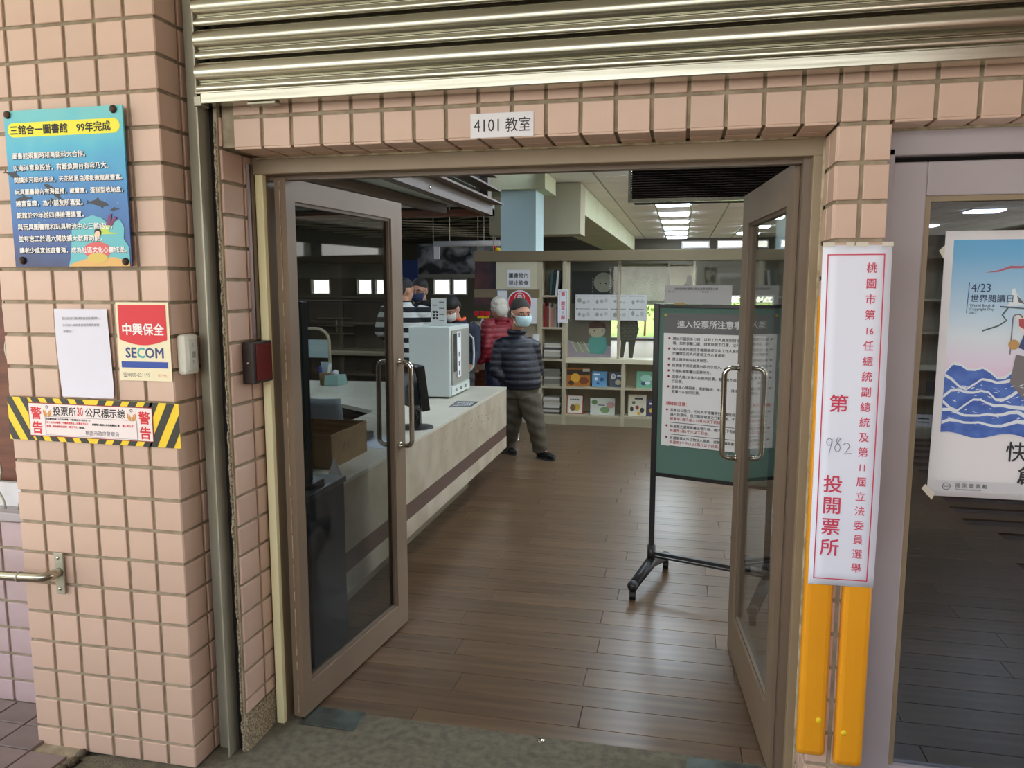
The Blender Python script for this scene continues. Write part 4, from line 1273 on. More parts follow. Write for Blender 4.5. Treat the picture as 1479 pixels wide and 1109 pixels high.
# office chair seen through the glass
oc = thing('office_chair', 'blue grey moulded chair tucked between counter and desk', 'chair', (-2.35, 4.75, 0))
M_CH = mat('blue_grey_plastic', (110, 124, 134), 0.5)
mb = MB()
for i in range(9):
    t = i / 8
    for j in range(9):
        s_ = (j - 4) / 4
        wv = 0.17 * (1 - 0.15 * t)
        mb.v.append((-2.34 + s_ * wv, 4.74 - 0.05 * (1 - s_ * s_) - 0.05 * t, 0.50 + 0.40 * t))
for i in range(8):
    for j in range(8): mb.f.append((i * 9 + j, i * 9 + j + 1, i * 9 + j + 10, i * 9 + j + 9))
o = mb.build('backrest', M_CH, oc, smooth=True); o.modifiers.new('t', 'SOLIDIFY').thickness = 0.02
MB().rings([((-2.34, 4.96, 0.43), 0.16, 0.19), ((-2.34, 4.96, 0.45), 0.19, 0.22), ((-2.34, 4.96, 0.475), 0.18, 0.21)], 20).build('seat', M_CH, oc, smooth=True)
MB().tube([(-2.34, 4.96, 0.43), (-2.34, 4.96, 0.10)], 0.025, 10).build('column', M_BLACKM, oc, smooth=True)
for k in range(5):
    a = 2 * PI * k / 5 + 0.3
    MB().tube([(-2.34, 4.96, 0.12), (-2.34 + 0.19 * math.cos(a), 4.96 + 0.19 * math.sin(a), 0.07)], [0.022, 0.015], 8).build('leg', M_BLACKM, oc, smooth=True)
    MB().ell((-2.34 + 0.19 * math.cos(a), 4.96 + 0.19 * math.sin(a), 0.03), 0.02, 0.03, 0.03, 10, 6).build('caster', M_BLACK, oc, smooth=True)
MB().ell((-2.48, 4.68, 0.85), 0.035, 0.03, 0.03, 10, 7).build('headrest_knob', M_BLACK, oc, smooth=True)

# cardboard box on the counter
cb = thing('cardboard_box', 'open brown cardboard box on the near end of the counter', 'box', (-1.73, 3.5, CT))
bx_ = ((-1.99, 3.30), (-1.60, 3.30), (-1.60, 3.72), (-1.99, 3.72))
zb, zt = CT + 0.001, CT + 0.165
bx('base', M_CARD, cb, -1.985, -1.605, 3.305, 3.715, zb, zb + 0.006)
bx('side_wall', M_CARD, cb, -1.99, -1.60, 3.30, 3.306, zb, zt)
bx('side_wall', M_CARD, cb, -1.99, -1.60, 3.714, 3.72, zb, zt)
bx('side_wall', M_CARD, cb, -1.99, -1.984, 3.306, 3.714, zb, zt)
bx('side_wall', M_CARD, cb, -1.606, -1.60, 3.306, 3.714, zb, zt)
ff = Fr((-1.5995, 3.42, 0.84), UY, UZ)
for k in range(2):
    ps = [(0.02 + 0.05 * k, 0.0), (0.04 + 0.05 * k, 0.03), (0.045 + 0.05 * k, 0.05), (0.03 + 0.05 * k, 0.045), (0.015 + 0.05 * k, 0.02)]
    poly(ff, ps, mat('card_print', (110, 84, 54), 0.8), cb, 'printed_mark')

# dark cabinet and black upright unit next to the door
cbn = thing('dark_cabinet', 'low dark grey cabinet between the left door and the counter', 'cabinet', (-1.78, 2.88, 0))
bx('carcass', M_DARKG, cbn, -2.03, -1.42, 2.72, 3.04, 0.0, 0.80)
bx('top', mat('slate_top', (70, 76, 82), 0.4), cbn, -2.04, -1.412, 2.705, 3.05, 0.80, 0.825, 0.002)
bx('door', M_DARKG, cbn, -2.02, -1.74, 2.705, 2.719, 0.04, 0.78, 0.002)
bx('door', M_DARKG, cbn, -1.73, -1.43, 2.705, 2.719, 0.04, 0.78, 0.002)
kd = thing('upright_display', 'tall narrow black display standing on the dark grey cabinet', 'display', (-1.585, 2.86, 0.825))
bx('casing', M_BLACK, kd, -1.535, -1.465, 2.80, 2.85, 0.85, 1.585, 0.006)
bx('screen', mat('screen_glass', (10, 12, 14), 0.1), kd, -1.53, -1.47, 2.797, 2.801, 0.90, 1.56)
bx('foot', M_BLACK, kd, -1.56, -1.44, 2.77, 2.90, 0.826, 0.85, 0.004)

# monitor on the counter
mo = thing('monitor', 'black computer monitor seen from the side on the counter', 'monitor', (-1.60, 4.36, CT))
R_ = Matrix.Rotation(math.radians(42), 4, 'Z') @ Matrix.Rotation(math.radians(-7), 4, 'Y')
def mobox(name, m_, x0, x1, y0, y1, z0, z1, bev=0.004):
    o = MB().box(x0, x1, y0, y1, z0, z1)
    o.v = [tuple(Vector((-1.60, 4.42, 0.93)) + R_ @ Vector(v)) for v in o.v]
    return o.build(name, m_, mo, bevel=bev)
mobox('screen_housing', M_BLACK, -0.02, 0.03, -0.21, 0.23, -0.02, 0.25)
mobox('screen', mat('screen_glass', (10, 12, 14), 0.1), -0.023, -0.019, -0.19, 0.21, 0.0, 0.235, 0)
mobox('rear_bulge', M_BLACK, 0.03, 0.055, -0.10, 0.12, 0.04, 0.19)
MB().obox((-1.575, 4.42, CT + 0.01), (-1.575, 4.42, 1.02), 0.06, 0.03).build('stand', M_BLACK, mo)
MB().rings([((-1.575, 4.42, CT + 0.0005), 0.11, 0.10), ((-1.575, 4.42, CT + 0.010), 0.105, 0.095), ((-1.575, 4.42, CT + 0.018), 0.05, 0.05)], 24).build('base', M_BLACK, mo, smooth=False)
MB().tube([(-1.56, 4.36, 0.90), (-1.535, 4.34, 0.86), (-1.55, 4.33, 0.83), (-1.54, 4.35, 0.80), (-1.56, 4.40, 0.787)], 0.004, 6).build('cable', M_BLACK, mo, smooth=True)
# papers beside
random.seed(8)
for k, (x, y, a, lab) in enumerate(((-1.66, 4.02, 0.2, 'blue tinted paper sheet on the counter nearest the monitor'), (-1.64, 3.90, -0.1, 'pale paper sheet on the counter beside the cardboard box'))):
    ca, sa = math.cos(a), math.sin(a)
    pts = [(x + u * ca - v * sa, y + u * sa + v * ca, CT + 0.0008 + 0.0012 * k) for u, v in ((-.15, -.10), (.15, -.10), (.15, .10), (-.15, .10))]
    tag(MB().prism(pts, (0, 0, 0.001)).build('paper_sheet', mat('bluish_sheet', (196, 208, 224), 0.6)), lab, 'paper')
kb = thing('telephone', 'black desk telephone behind the box on the counter', 'telephone', (-1.75, 4.05, CT))
bx('base', M_BLACK, kb, -1.86, -1.70, 3.86, 4.06, CT + 0.003, CT + 0.045, 0.008)
MB().tube([(-1.84, 3.88, CT + .06), (-1.84, 4.04, CT + .06)], [0.02, 0.02], 10).build('handset', M_BLACK, kb, smooth=True)
cd = tag(MB().add([(-1.56, 3.17, CT), (-1.49, 3.14, CT), (-1.54, 3.20, CT + 0.085), (-1.56, 3.22, CT), (-1.49, 3.19, CT)], [(0, 1, 2), (3, 2, 4)]).build('tent_card', M_WHITE), 'small folded white card at the near corner of the counter', 'card')
cd.modifiers.new('t', 'SOLIDIFY').thickness = 0.001

# dark notice strip printed on the counter
f = Fr(P(648, 587, Z=CT + 0.001), (1, 0.0, 0), (0.25, 1, 0))
nm = tag(MB().prism([P(647, 588, Z=CT + 0.0006), P(681, 587, Z=CT + 0.0006), P(692, 580, Z=CT + 0.0006), P(660, 579, Z=CT + 0.0006)], (0, 0, 0.001)).build('counter_notice', mat('dark_label', (52, 54, 56), 0.4)), 'dark printed label stuck on the counter before the white appliance', 'label')
p0, p1, p2 = P(651, 586.6, Z=CT + 0.002), P(679, 586, Z=CT + 0.002), P(662, 580.2, Z=CT + 0.002)
tx = MB()
u_, v_ = (p1 - p0), (p2 - p0)
random.seed(4)
for r in range(3):
    a = 0.04
    while a < 0.9:
        l = random.uniform(0.04, 0.1)
        q = p0 + u_ * a + v_ * (0.12 + 0.3 * r)
        tx.add([q, q + u_ * l, q + u_ * l + v_ * 0.16, q + v_ * 0.16], [(0, 1, 2, 3)])
        a += l + 0.04
tx.build('printed_dashes', M_WHITE, nm)

# white appliance (book steriliser) and acrylic notice on it
ax0, ax1, ay0, ay1, az1 = -2.052, -1.722, 5.62, 6.17, CT + 0.552
ap = thing('book_steriliser', 'white box-shaped appliance with a door on the far half of the counter', 'appliance', (-1.88, 5.9, CT))
bx('cabinet', M_FUR, ap, ax0, ax1, ay0, ay1, CT + 0.012, az1, 0.008)
for (x, y) in ((ax0 + .04, ay0 + .04), (ax1 - .04, ay0 + .04), (ax0 + .04, ay1 - .04), (ax1 - .04, ay1 - .04)):
    MB().tube([(x, y, CT + 0.0005), (x, y, CT + 0.02)], 0.018, 10).build('foot', M_BLACK, ap)
bx('door', M_FURD, ap, ax1, ax1 + 0.012, ay0 + 0.03, ay1 - 0.03, CT + 0.10, az1 - 0.03, 0.003)
bx('door_window', mat('smoked_window', (70, 72, 70), 0.15), ap, ax1 + 0.012, ax1 + 0.014, ay0 + 0.06, ay0 + 0.17, CT + 0.20, az1 - 0.06)
lb = bx('white_label', M_WHITE, ap, ax1 + 0.015, ax1 + 0.017, ay0 + 0.15, ay0 + 0.25, CT + 0.15, az1 - 0.045)
ff = Fr((ax1 + 0.0175, ay0 + 0.2, az1 - 0.10), UY, UZ)
for k in range(5):
    if k != 1: rect(ff, -0.018, 0.018, 0.01 - 0.075 * k, 0.045 - 0.075 * k, M_GREYINK, ap, 'printed_mark', c=0.0004)
bx('control_panel', M_FUR, ap, ax1, ax1 + 0.010, ay0 + 0.02, ay1 - 0.02, CT + 0.02, CT + 0.09, 0.002)
for k in range(3):
    y = ay0 + 0.13 + 0.13 * k
    MB().tube([(ax1 + .010, y, CT + .055), (ax1 + .020, y, CT + .055)], 0.014, 12).build('knob', M_FURD, ap, smooth=True)
MB().tube([(ax1 + .012, ay1 - .05, CT + .47), (ax1 + .045, ay1 - .03, CT + .43), (ax1 + .05, ay1 - .03, CT + .30), (ax1 + .045, ay1 - .03, CT + .20), (ax1 + .012, ay1 - .05, CT + .16)], 0.008, 8).build('door_handle', M_FUR, ap, smooth=True)
f = FRONT(P(623, 474, Y=5.78).x, az1 + 0.001, 5.78)
ac = thing('acrylic_sign', 'upright acrylic price notice standing on the white appliance', 'sign', tuple(f.o))
rect(f, 0, 0.125, 0, 0.215, mat('acrylic_sheet', (214, 216, 214), 0.2), ac, 'sheet', th=0.003)
rect(f, 0, 0.125, 0, 0.004, M_GC, ac, 'foot', c=-0.03, th=0.06)
for k in range(7):
    rect(f, 0.012 + (0.0 if k % 2 else 0.055), 0.05 + (0.0 if k % 2 else 0.06), 0.18 - 0.024 * k, 0.188 - 0.024 * k, M_GREYINK, ac, 'printed_line', c=0.0035)
for i in range(2):
    for j in range(3):
        rect(f, 0.018 + 0.025 * i, 0.034 + 0.025 * i, 0.05 + 0.024 * j, 0.066 + 0.024 * j, M_INK, ac, 'printed_square', c=0.004)

# tissue box, cup and lamp arm at the back of the desk
tb = thing('tissue_box', 'pale teal tissue box on the back desk', 'tissue box', (-2.9, 6.3, CT))
q = P(485, 556, Z=CT)
M_TB = mat('pale_teal', (140, 178, 172), 0.5)
MB().rings([((q.x, q.y, CT + .002), 0.105, 0.06), ((q.x, q.y, CT + .02), 0.105, 0.06), ((q.x, q.y, CT + .09), 0.095, 0.052)], 4, yaw=PI / 4).build('box', M_TB, tb)
MB().ell((q.x, q.y, CT + .105), 0.03, 0.02, 0.03, 8, 6).build('tissue', M_WHITE, tb, smooth=True)
q = P(470, 556, Z=CT)
pc = thing('pen_cup', 'cup crammed with papers and a blue folder on the back desk', 'cup', (q.x, q.y, CT))
MB().tube([(q.x, q.y, CT + .002), (q.x, q.y, CT + .11)], [0.045, 0.05], 14).build('cup', M_CARD, pc, smooth=True)
MB().obox((q.x - .03, q.y, CT + .02), (q.x - .045, q.y, CT + .17), 0.05, 0.008).build('blue_folder', mat('cobalt', (40, 50, 150), 0.5), pc)
MB().obox((q.x + .02, q.y, CT + .02), (q.x + .05, q.y, CT + .19), 0.06, 0.006).build('card', M_WHITE, pc)
MB().obox((q.x, q.y + .02, CT + .02), (q.x + .0, q.y + .02, CT + .2), 0.09, 0.006).build('card', M_BLUEC, pc)
q = P(459, 552, Z=CT)
q2 = thing('book_stand', 'white curved-top stand behind the cup on the back desk', 'stand', (q.x, q.y, CT))
arc = [(q.x - .08, q.y + .06, CT + .002), (q.x + 0.11, q.y + .06, CT + .002)]
MB().tube([(q.x + .10, q.y + .05, CT + .001), (q.x + .10, q.y + .05, CT + .34)] + [(q.x - .02 + .12 * math.cos(t), q.y + .05, CT + .36 + .12 * math.sin(t)) for t in [PI / 2 * k / 6 for k in range(7)]] + [(q.x - .1, q.y + .05, CT + .48)], 0.014, 8).build('arm', M_BEIGE, q2, smooth=True)
MB().box(q.x - .12, q.x + .09, q.y + .04, q.y + .06, CT + .22, CT + .38).build('panel', M_BLUEC, q2)

# dark cabinets behind the desk with a pale counter line
bc = thing('back_cabinets', 'row of dark brown cabinets along the left side of the hall', 'cabinet', (-4.8, 8.6, 0))
M_DBR = mat('dark_brown_laminate', (52, 44, 38), 0.35, col2=(44, 36, 32), scale=3)
bx('carcass', M_DBR, bc, -8.5, -3.35, 9.3, 9.8, 0, 1.45)
for k in range(6):
    x = -8.4 + 0.83 * k
    d_ = bx('door', M_DBR, bc, x, x + 0.8, 9.28, 9.30, 0.82, 1.42, 0.003)
    bx('pull', M_STEEL2, d_, x + 0.70, x + 0.72, 9.272, 9.28, 1.05, 1.2)
    d_ = bx('door', M_DBR, bc, x, x + 0.8, 9.28, 9.30, 0.04, 0.74, 0.003)
    bx('pull', M_STEEL2, d_, x + 0.70, x + 0.72, 9.272, 9.28, 0.4, 0.55)
bx('ledge', M_BEIGE, bc, -8.5, -3.35, 9.2, 9.3, 0.75, 0.80)
for k in range(3):
    z = 1.02 + 0.1 * k
    bx('steel_shelf', M_STEEL, bc, -4.6, -4.1, 9.20, 9.28, z, z + 0.015)

# ---- hanging canopy over the counter
cn = thing('hanging_canopy', 'taupe louvred canopy with mirrored panels hanging over the counter', 'canopy', (-1.8, 5, 2.3))
M_CAN = mat('canopy_taupe', (92, 75, 64), 0.5)
bx('edge_beam', M_CAN, cn, -1.84, -1.76, 2.7, 7.24, 2.30, 2.40)
for k in range(3):
    z = 2.405 + 0.11 * k
    MB().prism([(-1.82, 2.7, z + .0), (-1.66, 2.7, z - .012), (-1.66, 2.7, z + .004), (-1.82, 2.7, z + .016)], (0, 4.5 - 0.12 * k, 0)).build('slat', M_CAN, cn)
for y in (3.6, 5.35, 7.1):
    bx('post', M_CAN, cn, -1.83, -1.79, y, y + 0.14, 2.376, 3.0)
M_MIR = mat('mirrored_panel', (150, 158, 150), 0.12, 0.8)
bx('mirror_panel', M_MIR, cn, -1.86, -1.845, 2.7, 7.2, 2.40, 2.98)
MB().prism([(-2.52, 2.7, 2.30), (-2.45, 2.7, 2.30), (-2.13, 6.90, 2.30), (-2.20, 6.90, 2.30)], (0, 0, 0.08)).build('inner_beam', M_CAN, cn)
MB().prism([(-3.25, 2.7, 2.30), (-3.17, 2.7, 2.30), (-3.0, 6.90, 2.30), (-3.08, 6.90, 2.30)], (0, 0, 0.08)).build('inner_beam', M_CAN, cn)
bx('cross_fascia', M_WOOD, cn, -4.4, -1.76, 7.16, 7.24, 2.30, 2.36)
bx('translucent_panel', mat('frosted_panel', (190, 196, 186), 0.3), cn, -4.3, -1.84, 2.7, 7.15, 2.385, 2.395)
for p_ in ((-1.755, 4.35, 2.335), (-1.755, 5.3, 2.335)):
    MB().ell(p_, 0.006, 0.014, 0.014, 10, 6).build('bolt', M_CHROME, cn, smooth=True)

# ---- hanging dark louvre unit
lv = thing('hanging_air_unit', 'dark brown louvred air unit with a chrome frame hanging from the ceiling', 'air unit', (0.2, 4.3, 2.2))
lx0, lx1 = -0.285, 0.66
zl0, zl1 = 2.095, 2.262
YV = 4.2
bx('casing', M_DARK, lv, lx0 + .01, lx1 - .01, YV + 0.02, YV + 0.30, zl0 + .005, zl1 - .005)
for (a, b, c_, d_) in ((lx0, lx1, zl0 - .012, zl0 + .006), (lx0, lx1, zl1 - .006, zl1 + .012), (lx0 - .008, lx0 + .006, zl0 - .012, zl1 + .012), (lx1 - .006, lx1 + .008, zl0 - .012, zl1 + .012)):
    bx('chrome_frame', M_STEEL, lv, a, b, YV - 0.008, YV + 0.03, c_, d_, 0.002)
M_LOUV = mat('louvre_brown', (44, 30, 26), 0.5)
for k in range(12):
    z = zl0 + 0.014 + 0.0125 * k
    MB().prism([(lx0 + .006, YV, z), (lx0 + .006, YV + .018, z + .008), (lx0 + .006, YV + .018, z + .0095), (lx0 + .006, YV, z + .0015)], (lx1 - lx0 - .012, 0, 0)).build('slat', M_LOUV, lv)
for x in (0.0, 0.45):
    MB().tube([(x, YV + .15, zl1), (x, YV + .15, ZC)], 0.008, 8).build('hanger_rod', M_WHITE, lv)

# ---- beams and column
cl_ = MB().box(P(723, 300, Y=9.42).x, P(774, 300, Y=9.42).x, 9.42, 9.95, 0, ZC)
struct(cl_.build('column', M_BLUEC))
zbm = P(787, 272, Y=9.3).z
ycap = P(803, 283, Z=zbm).y
struct(MB().box(-2.6, P(787, 272, Y=9.3).x, 9.3, ycap, zbm, ZC).build('beam', M_BEAM))
yb_ = max(ycap, 10.4)
xb, zb2 = P(838, 338, Y=yb_).x, P(838, 338, Y=yb_).z
struct(MB().box(-2.6, xb, yb_, yb_ + 0.5, zb2, ZC).build('bulkhead', M_BULK))
zfb = P(838, 310, Y=yb_ + .5).z
struct(MB().box(-2.2, xb - .01, yb_ + .5, 22.5, zfb, ZC).build('beam_side', M_BEAM))
struct(MB().box(-12.5, -2.3, 23.0, 23.3, 2.35, 2.95).build('beam_far', mat('far_beam', (70, 68, 54), 0.8)))
# projection screen tube and dark painted mural on the left
pj = thing('projector_screen', 'white projector screen casing hanging at the far left', 'projector screen', (-4, 13.8, 2.4))
xa_, xb_ = P(627, 352, Y=13.8).x, P(722, 352, Y=13.8).x
MB().tube([(xa_, 13.8, P(650, 352, Y=13.8).z), (xb_, 13.8, P(650, 352, Y=13.8).z)], 0.05, 10).build('casing', M_WHITE, pj, smooth=True)
bx('bracket', M_WHITE, pj, xa_, xa_ + 0.10, 13.78, 13.82, P(630, 374, Y=13.8).z, P(630, 350, Y=13.8).z)
mm_ = bpy.data.materials.new('smoke_mural')
mm_.use_nodes = True
n_ = mm_.node_tree; b_ = n_.nodes['Principled BSDF']; b_.inputs['Roughness'].default_value = 0.7
tcn = n_.nodes.new('ShaderNodeTexCoord'); no_ = n_.nodes.new('ShaderNodeTexNoise'); no_.inputs['Scale'].default_value = 2.2; no_.inputs['Detail'].default_value = 8; no_.inputs['Distortion'].default_value = 1.2
r_ = n_.nodes.new('ShaderNodeValToRGB'); r_.color_ramp.elements[0].position = 0.42; r_.color_ramp.elements[0].color = lin((26, 26, 26)); r_.color_ramp.elements[1].position = 0.64; r_.color_ramp.elements[1].color = lin((170, 170, 176))
n_.links.new(tcn.outputs['Object'], no_.inputs['Vector']); n_.links.new(no_.outputs[0], r_.inputs[0]); n_.links.new(r_.outputs[0], b_.inputs['Base Color'])
a0, a1 = P(603, 400, Y=14), P(735, 352, Y=14)
mu_ = tag(bx('mural_panel', mm_, None, a0.x, a1.x, 14.0, 14.06, 1.85, 2.42), 'black panel painted with grey smoke swirls under the far ceiling', 'mural')
a0 = P(571, 400, Y=13.5); a1 = P(603, 400, Y=13.5)
tag(bx('blue_drape', mat('deep_blue_cloth', (22, 40, 84), 0.9, bump=0.4, bscale=10), None, a0.x, a1.x, 13.5, 13.56, 0.0, 2.1), 'deep blue drape at the far left behind the masked man', 'drape')
a0 = P(686, 400, Y=13); a1 = P(716, 400, Y=13)
dp_ = tag(bx('dark_poster', mat('dark_picture', (40, 46, 56), 0.6, col2=(110, 60, 60), scale=3), None, a0.x, a1.x, 13.0, 13.04, 1.3, 2.15), 'dark framed picture glimpsed between the shelf bands', 'picture')

for par, xs_h, y_h, z_h in ((mu_, (-4.6, -3.4), 14.03, 2.42), (dp_, (P(690, 400, Y=13).x, P(712, 400, Y=13).x), 13.02, 2.15), (pj, (xa_ + .3, xb_ - .3), 13.8, 2.45)):
    for x_h in xs_h: MB().tube([(x_h, y_h, z_h), (x_h, y_h, 3.45)], 0.006, 6).build('hanger_rod', M_STEEL2, par)
M_CL = mat('added_canopy_lamp', (240, 250, 255), 0.5, emit=(226, 242, 255), estr=LAMP_STRENGTH)
for k_, y_ in enumerate((3.6, 4.9, 6.2)):  # lamps added to brighten the counter and desk
    lt = thing('added_canopy_lamp', ['first', 'second', 'third'][k_] + ' added slim lamp from the door under the hanging canopy', 'lamp', (-2.85, y_, 2.38), 'added lamps under the canopy')
    bx('casing', M_WHITE, lt, -2.95, -2.55, y_ - .16, y_ + .16, 2.355, 2.384)
    bx('diffuser', M_CL, lt, -2.93, -2.57, y_ - .14, y_ + .14, 2.350, 2.3545)

# ---- main book shelf
YSH = 8.95
SH = thing('book_shelf', 'long beige open bookshelf with a glazed panel at the end of the aisle', 'bookshelf', (-0.5, 9.1, 0))
D = 0.30
def shx(px, py=450): return P(px, py, Y=YSH).x
SX = dict(l=shx(685), c0=shx(717), c1=shx(777), a0=shx(783), a1=shx(812), b0=shx(817), e=4.2)
bx('top_band', M_BEIGEB, SH, SX['l'], SX['e'], YSH - 0.02, YSH + D, 1.925, 2.045, 0.004)
bx('middle_band', M_BEIGEB, SH, SX['l'], SX['c1'] + .02, YSH - 0.01, YSH + D, 1.500, 1.597, 0.004)
bx('white_panel', mat('cream_panel', (206, 200, 174), 0.6), SH, SX['c0'], SX['c1'] - 0.01, YSH + 0.0, YSH + 0.03, 1.597, 1.925)
bx('lower_panel', M_BEIGE, SH, SX['c0'] - .0, SX['c1'] - 0.01, YSH + 0.05, YSH + 0.08, 0.0, 1.5)
for (z0, z1, m_) in ((1.10, 1.20, M_BEIGE), (0.64, 0.745, M_BEIGE)):
    MB().prism([(SX['l'] - 0.02, YSH - 0.18, z0), (SX['c0'] + .03, YSH - 0.02, z0), (SX['c0'] + .03, YSH + .3, z0), (SX['l'] - .1, YSH + .3, z0)], (0, 0, z1 - z0)).build('end_shelf', m_, SH)
bx('end_drum', M_WOOD, SH, SX['l'] + 0.0, SX['c0'], YSH, YSH + 0.28, 0.02, 0.64)
# uprights
ups = [(shx(777) - .01, shx(783)), (shx(812), shx(817.5)), (-0.665, -0.625), (0.30, 0.345), (1.26, 1.30), (2.2, 2.24), (3.1, 3.14), (4.16, 4.2)]
for i, (a, b) in enumerate(ups):
    if i in (0, 1): bx('upright', M_BEIGE, SH, a, b, YSH, YSH + D, 0.0, 1.925)
    else: bx('upright', M_BEIGE, SH, a, b, YSH, YSH + D, 0.0, 0.74)
for i in (4, 5, 6, 7): bx('upright', M_BEIGE, SH, ups[i][0], ups[i][1], YSH, YSH + D, 0.79, 1.925)
shz = [1.528, 1.155, 0.777, 0.4535, 0.118]
for z in shz: bx('shelf_board', M_BEIGE, SH, ups[0][1], ups[1][0], YSH + .0, YSH + D, z - 0.02, z)
for i in range(1, 7):
    a, b = ups[i][1], ups[i + 1][0]
    for z in (0.118, 0.4535): bx('shelf_board', M_BEIGE, SH, a, b, YSH, YSH + D, z - 0.02, z)
bx('window_ledge', mat('ledge_cream', (214, 206, 178), 0.5), SH, ups[1][1], SX['e'], YSH - 0.01, YSH + D, 0.74, 0.79)
for i in range(4, 7):
    for z in (1.15, 1.5): bx('shelf_board', M_BEIGE, SH, ups[i][1], ups[i + 1][0], YSH, YSH + D, z - 0.02, z)
bk = MB().box(ups[0][1], ups[1][0], YSH + D - .02, YSH + D, 0, 1.925).box(ups[1][1], SX['e'], YSH + D - .02, YSH + D, 0, 0.76).box(1.3, SX['e'], YSH + D - .02, YSH + D, 0.76, 1.925)
bk.build('back_board', M_SHWALL, SH)
bx('kickboard', M_SHWALL, SH, shx(777), SX['e'], YSH + 0.005, YSH + 0.02, 0.0, 0.098)
bx('glass_panel', M_GC, SH, ups[1][1], 1.26, YSH + 0.14, YSH + 0.146, 0.79, 1.925)
bx('glass_mullion', M_BEIGE, SH, -0.73, -0.70, YSH + 0.10, YSH + 0.18, 0.79, 1.925)
bx('glass_mullion', M_STEEL, SH, 0.12, 0.14, YSH + 0.10, YSH + 0.18, 0.79, 1.925)

def book(x0, x1, y0, y1, z0, z1, col, label, group, page=True, lean=0.0, cat='book'):
    t = thing('book', label, cat, ((x0 + x1) / 2, y0, z0), group)
    m_ = mat('cover_%d_%d_%d' % col, col, 0.5)
    mb = MB().box(x0, x1, y0, y1, z0, z1)
    if lean: mb.v = [(v[0] + lean * (v[2] - z0), v[1], v[2]) for v in mb.v]
    mb.build('cover', m_, t)
    if page:
        pg = MB().box(x0 + .002, x1 - .002, y0 + .004, y1 - .004, z1, z1 + 0.0015)
        if lean: pg.v = [(v[0] + lean * (z1 - z0), v[1], v[2]) for v in pg.v]
        pg.build('pages', M_WHITE, t)
    return t
random.seed(14)
ORD = ['leftmost', 'second', 'third', 'fourth', 'fifth', 'sixth', 'seventh', 'eighth', 'ninth', 'tenth']
CN = {(28, 30, 32): 'black', (214, 214, 208): 'white', (40, 92, 96): 'teal', (128, 30, 28): 'dark red', (104, 60, 44): 'brown', (190, 170, 150): 'beige', (150, 150, 140): 'grey', (40, 70, 120): 'blue', (196, 120, 110): 'pink'}
def book_row(x, z, cols, y0, hmin, hmax, lab, group, wmin=.018, wmax=.028, lean=0.0, x_end=9, names=None):
    for i, c_ in enumerate(cols):
        wd = random.uniform(wmin, wmax); h = random.uniform(hmin, hmax)
        if x + wd > x_end: break
        book(x, x + wd, y0, y0 + .16, z, z + h, c_, '%s %s book, %s' % (('slim',) + (CN[c_], lab % ORD[min(i, 9)])), group, lean=lean)
        x += wd + 0.001
x_l = ups[0][1]
book_row(x_l + .075, 1.528, [(40, 92, 96), (28, 30, 32), (28, 30, 32), (214, 214, 208), (28, 30, 32)], YSH + .05, .26, .30, '%s of the leaning row on the top shelf', 'leaning books on the top shelf', lean=0.10, x_end=ups[1][0] - .03)
book_row(x_l + .006, 1.155, [(128, 30, 28), (128, 30, 28), (104, 60, 44), (190, 170, 150), (196, 120, 110), (150, 150, 140), (190, 170, 150), (40, 70, 120), (214, 214, 208)], YSH + .05, .22, .30, '%s of the upright row behind the rose sign', 'upright books on the second shelf', .018, .026, x_end=ups[1][0] - .004)
LV = ['bottom', 'second', 'third', 'fourth', 'fifth', 'sixth', 'seventh']
for si, (z, nm) in enumerate(((0.777, 'upper'), (0.4535, 'middle'), (0.118, 'lowest'))):
    zz = z
    for k in range(7):
        h = random.uniform(.024, .032)
        dx = random.uniform(-.008, .008)
        col = random.choice([(190, 186, 172), (168, 160, 142), (204, 200, 190), (120, 116, 104), (84, 80, 74)])
        t = book(x_l + .016 + dx, ups[1][0] - .022 + dx, YSH + .02 + random.uniform(0, .015), YSH + .24, zz, zz + h - .002, col,
             '%s stack of flat magazines, volume %s up from its shelf' % (nm, {0: 'resting', 1: 'second', 2: 'third', 3: 'fourth', 4: 'fifth', 5: 'sixth', 6: 'top'}[k]), 'flat magazines in the %s stack' % nm, page=False, cat='magazine')
        zz += h
# face-out books
def face_book(px0, px1, py0, py1, col, label, deco, y=YSH + 0.10):
    a, b = P(px0, py1, Y=y), P(px1, py0, Y=y)
    t = thing('picture_book', label, 'book', (a.x, y, a.z), 'picture books shown face out')
    zf = 0.4535 if a.z > 0.3 else 0.118
    m_ = mat('cover_%d_%d_%d' % col, col, 0.4)
    dy = 0.03
    pts = [(a.x, y, zf), (b.x, y, zf), (b.x, y + dy, b.z), (a.x, y + dy, b.z)]
    MB().prism(pts, (0, 0.02, 0)).build('cover', m_, t)
    v = Vector((0, dy, b.z - zf)); H = v.length
    fr_ = Fr((a.x, y, zf), UX, v)
    Wd = b.x - a.x
    for (sh_, u0, v0, u1, v1, c_) in deco:
        m2 = mat('print_%d_%d_%d' % c_, c_, 0.5)
        if sh_ == 'r': rect(fr_, u0 * Wd, u1 * Wd, v0 * H, v1 * H, m2, t, 'printed_shape', c=0.0012)
        else: poly(fr_, disc_pts((u0 + u1) / 2 * Wd, (v0 + v1) / 2 * H, (u1 - u0) / 2 * Wd, 12, (v1 - v0) / 2 * H), m2, t, 'printed_shape', c=0.002)
    return t
face_book(817, 852, 532, 558.5, (176, 110, 30), 'wide orange and black picture book on the upper display shelf', [('r', .0, .6, 1, .9, (60, 40, 20)), ('e', .2, .2, .6, .7, (226, 170, 50)), ('e', .55, .1, .95, .5, (120, 60, 16)), ('r', .7, .8, .98, .95, (220, 216, 200)), ('e', .1, .05, .35, .3, (60, 40, 20))])
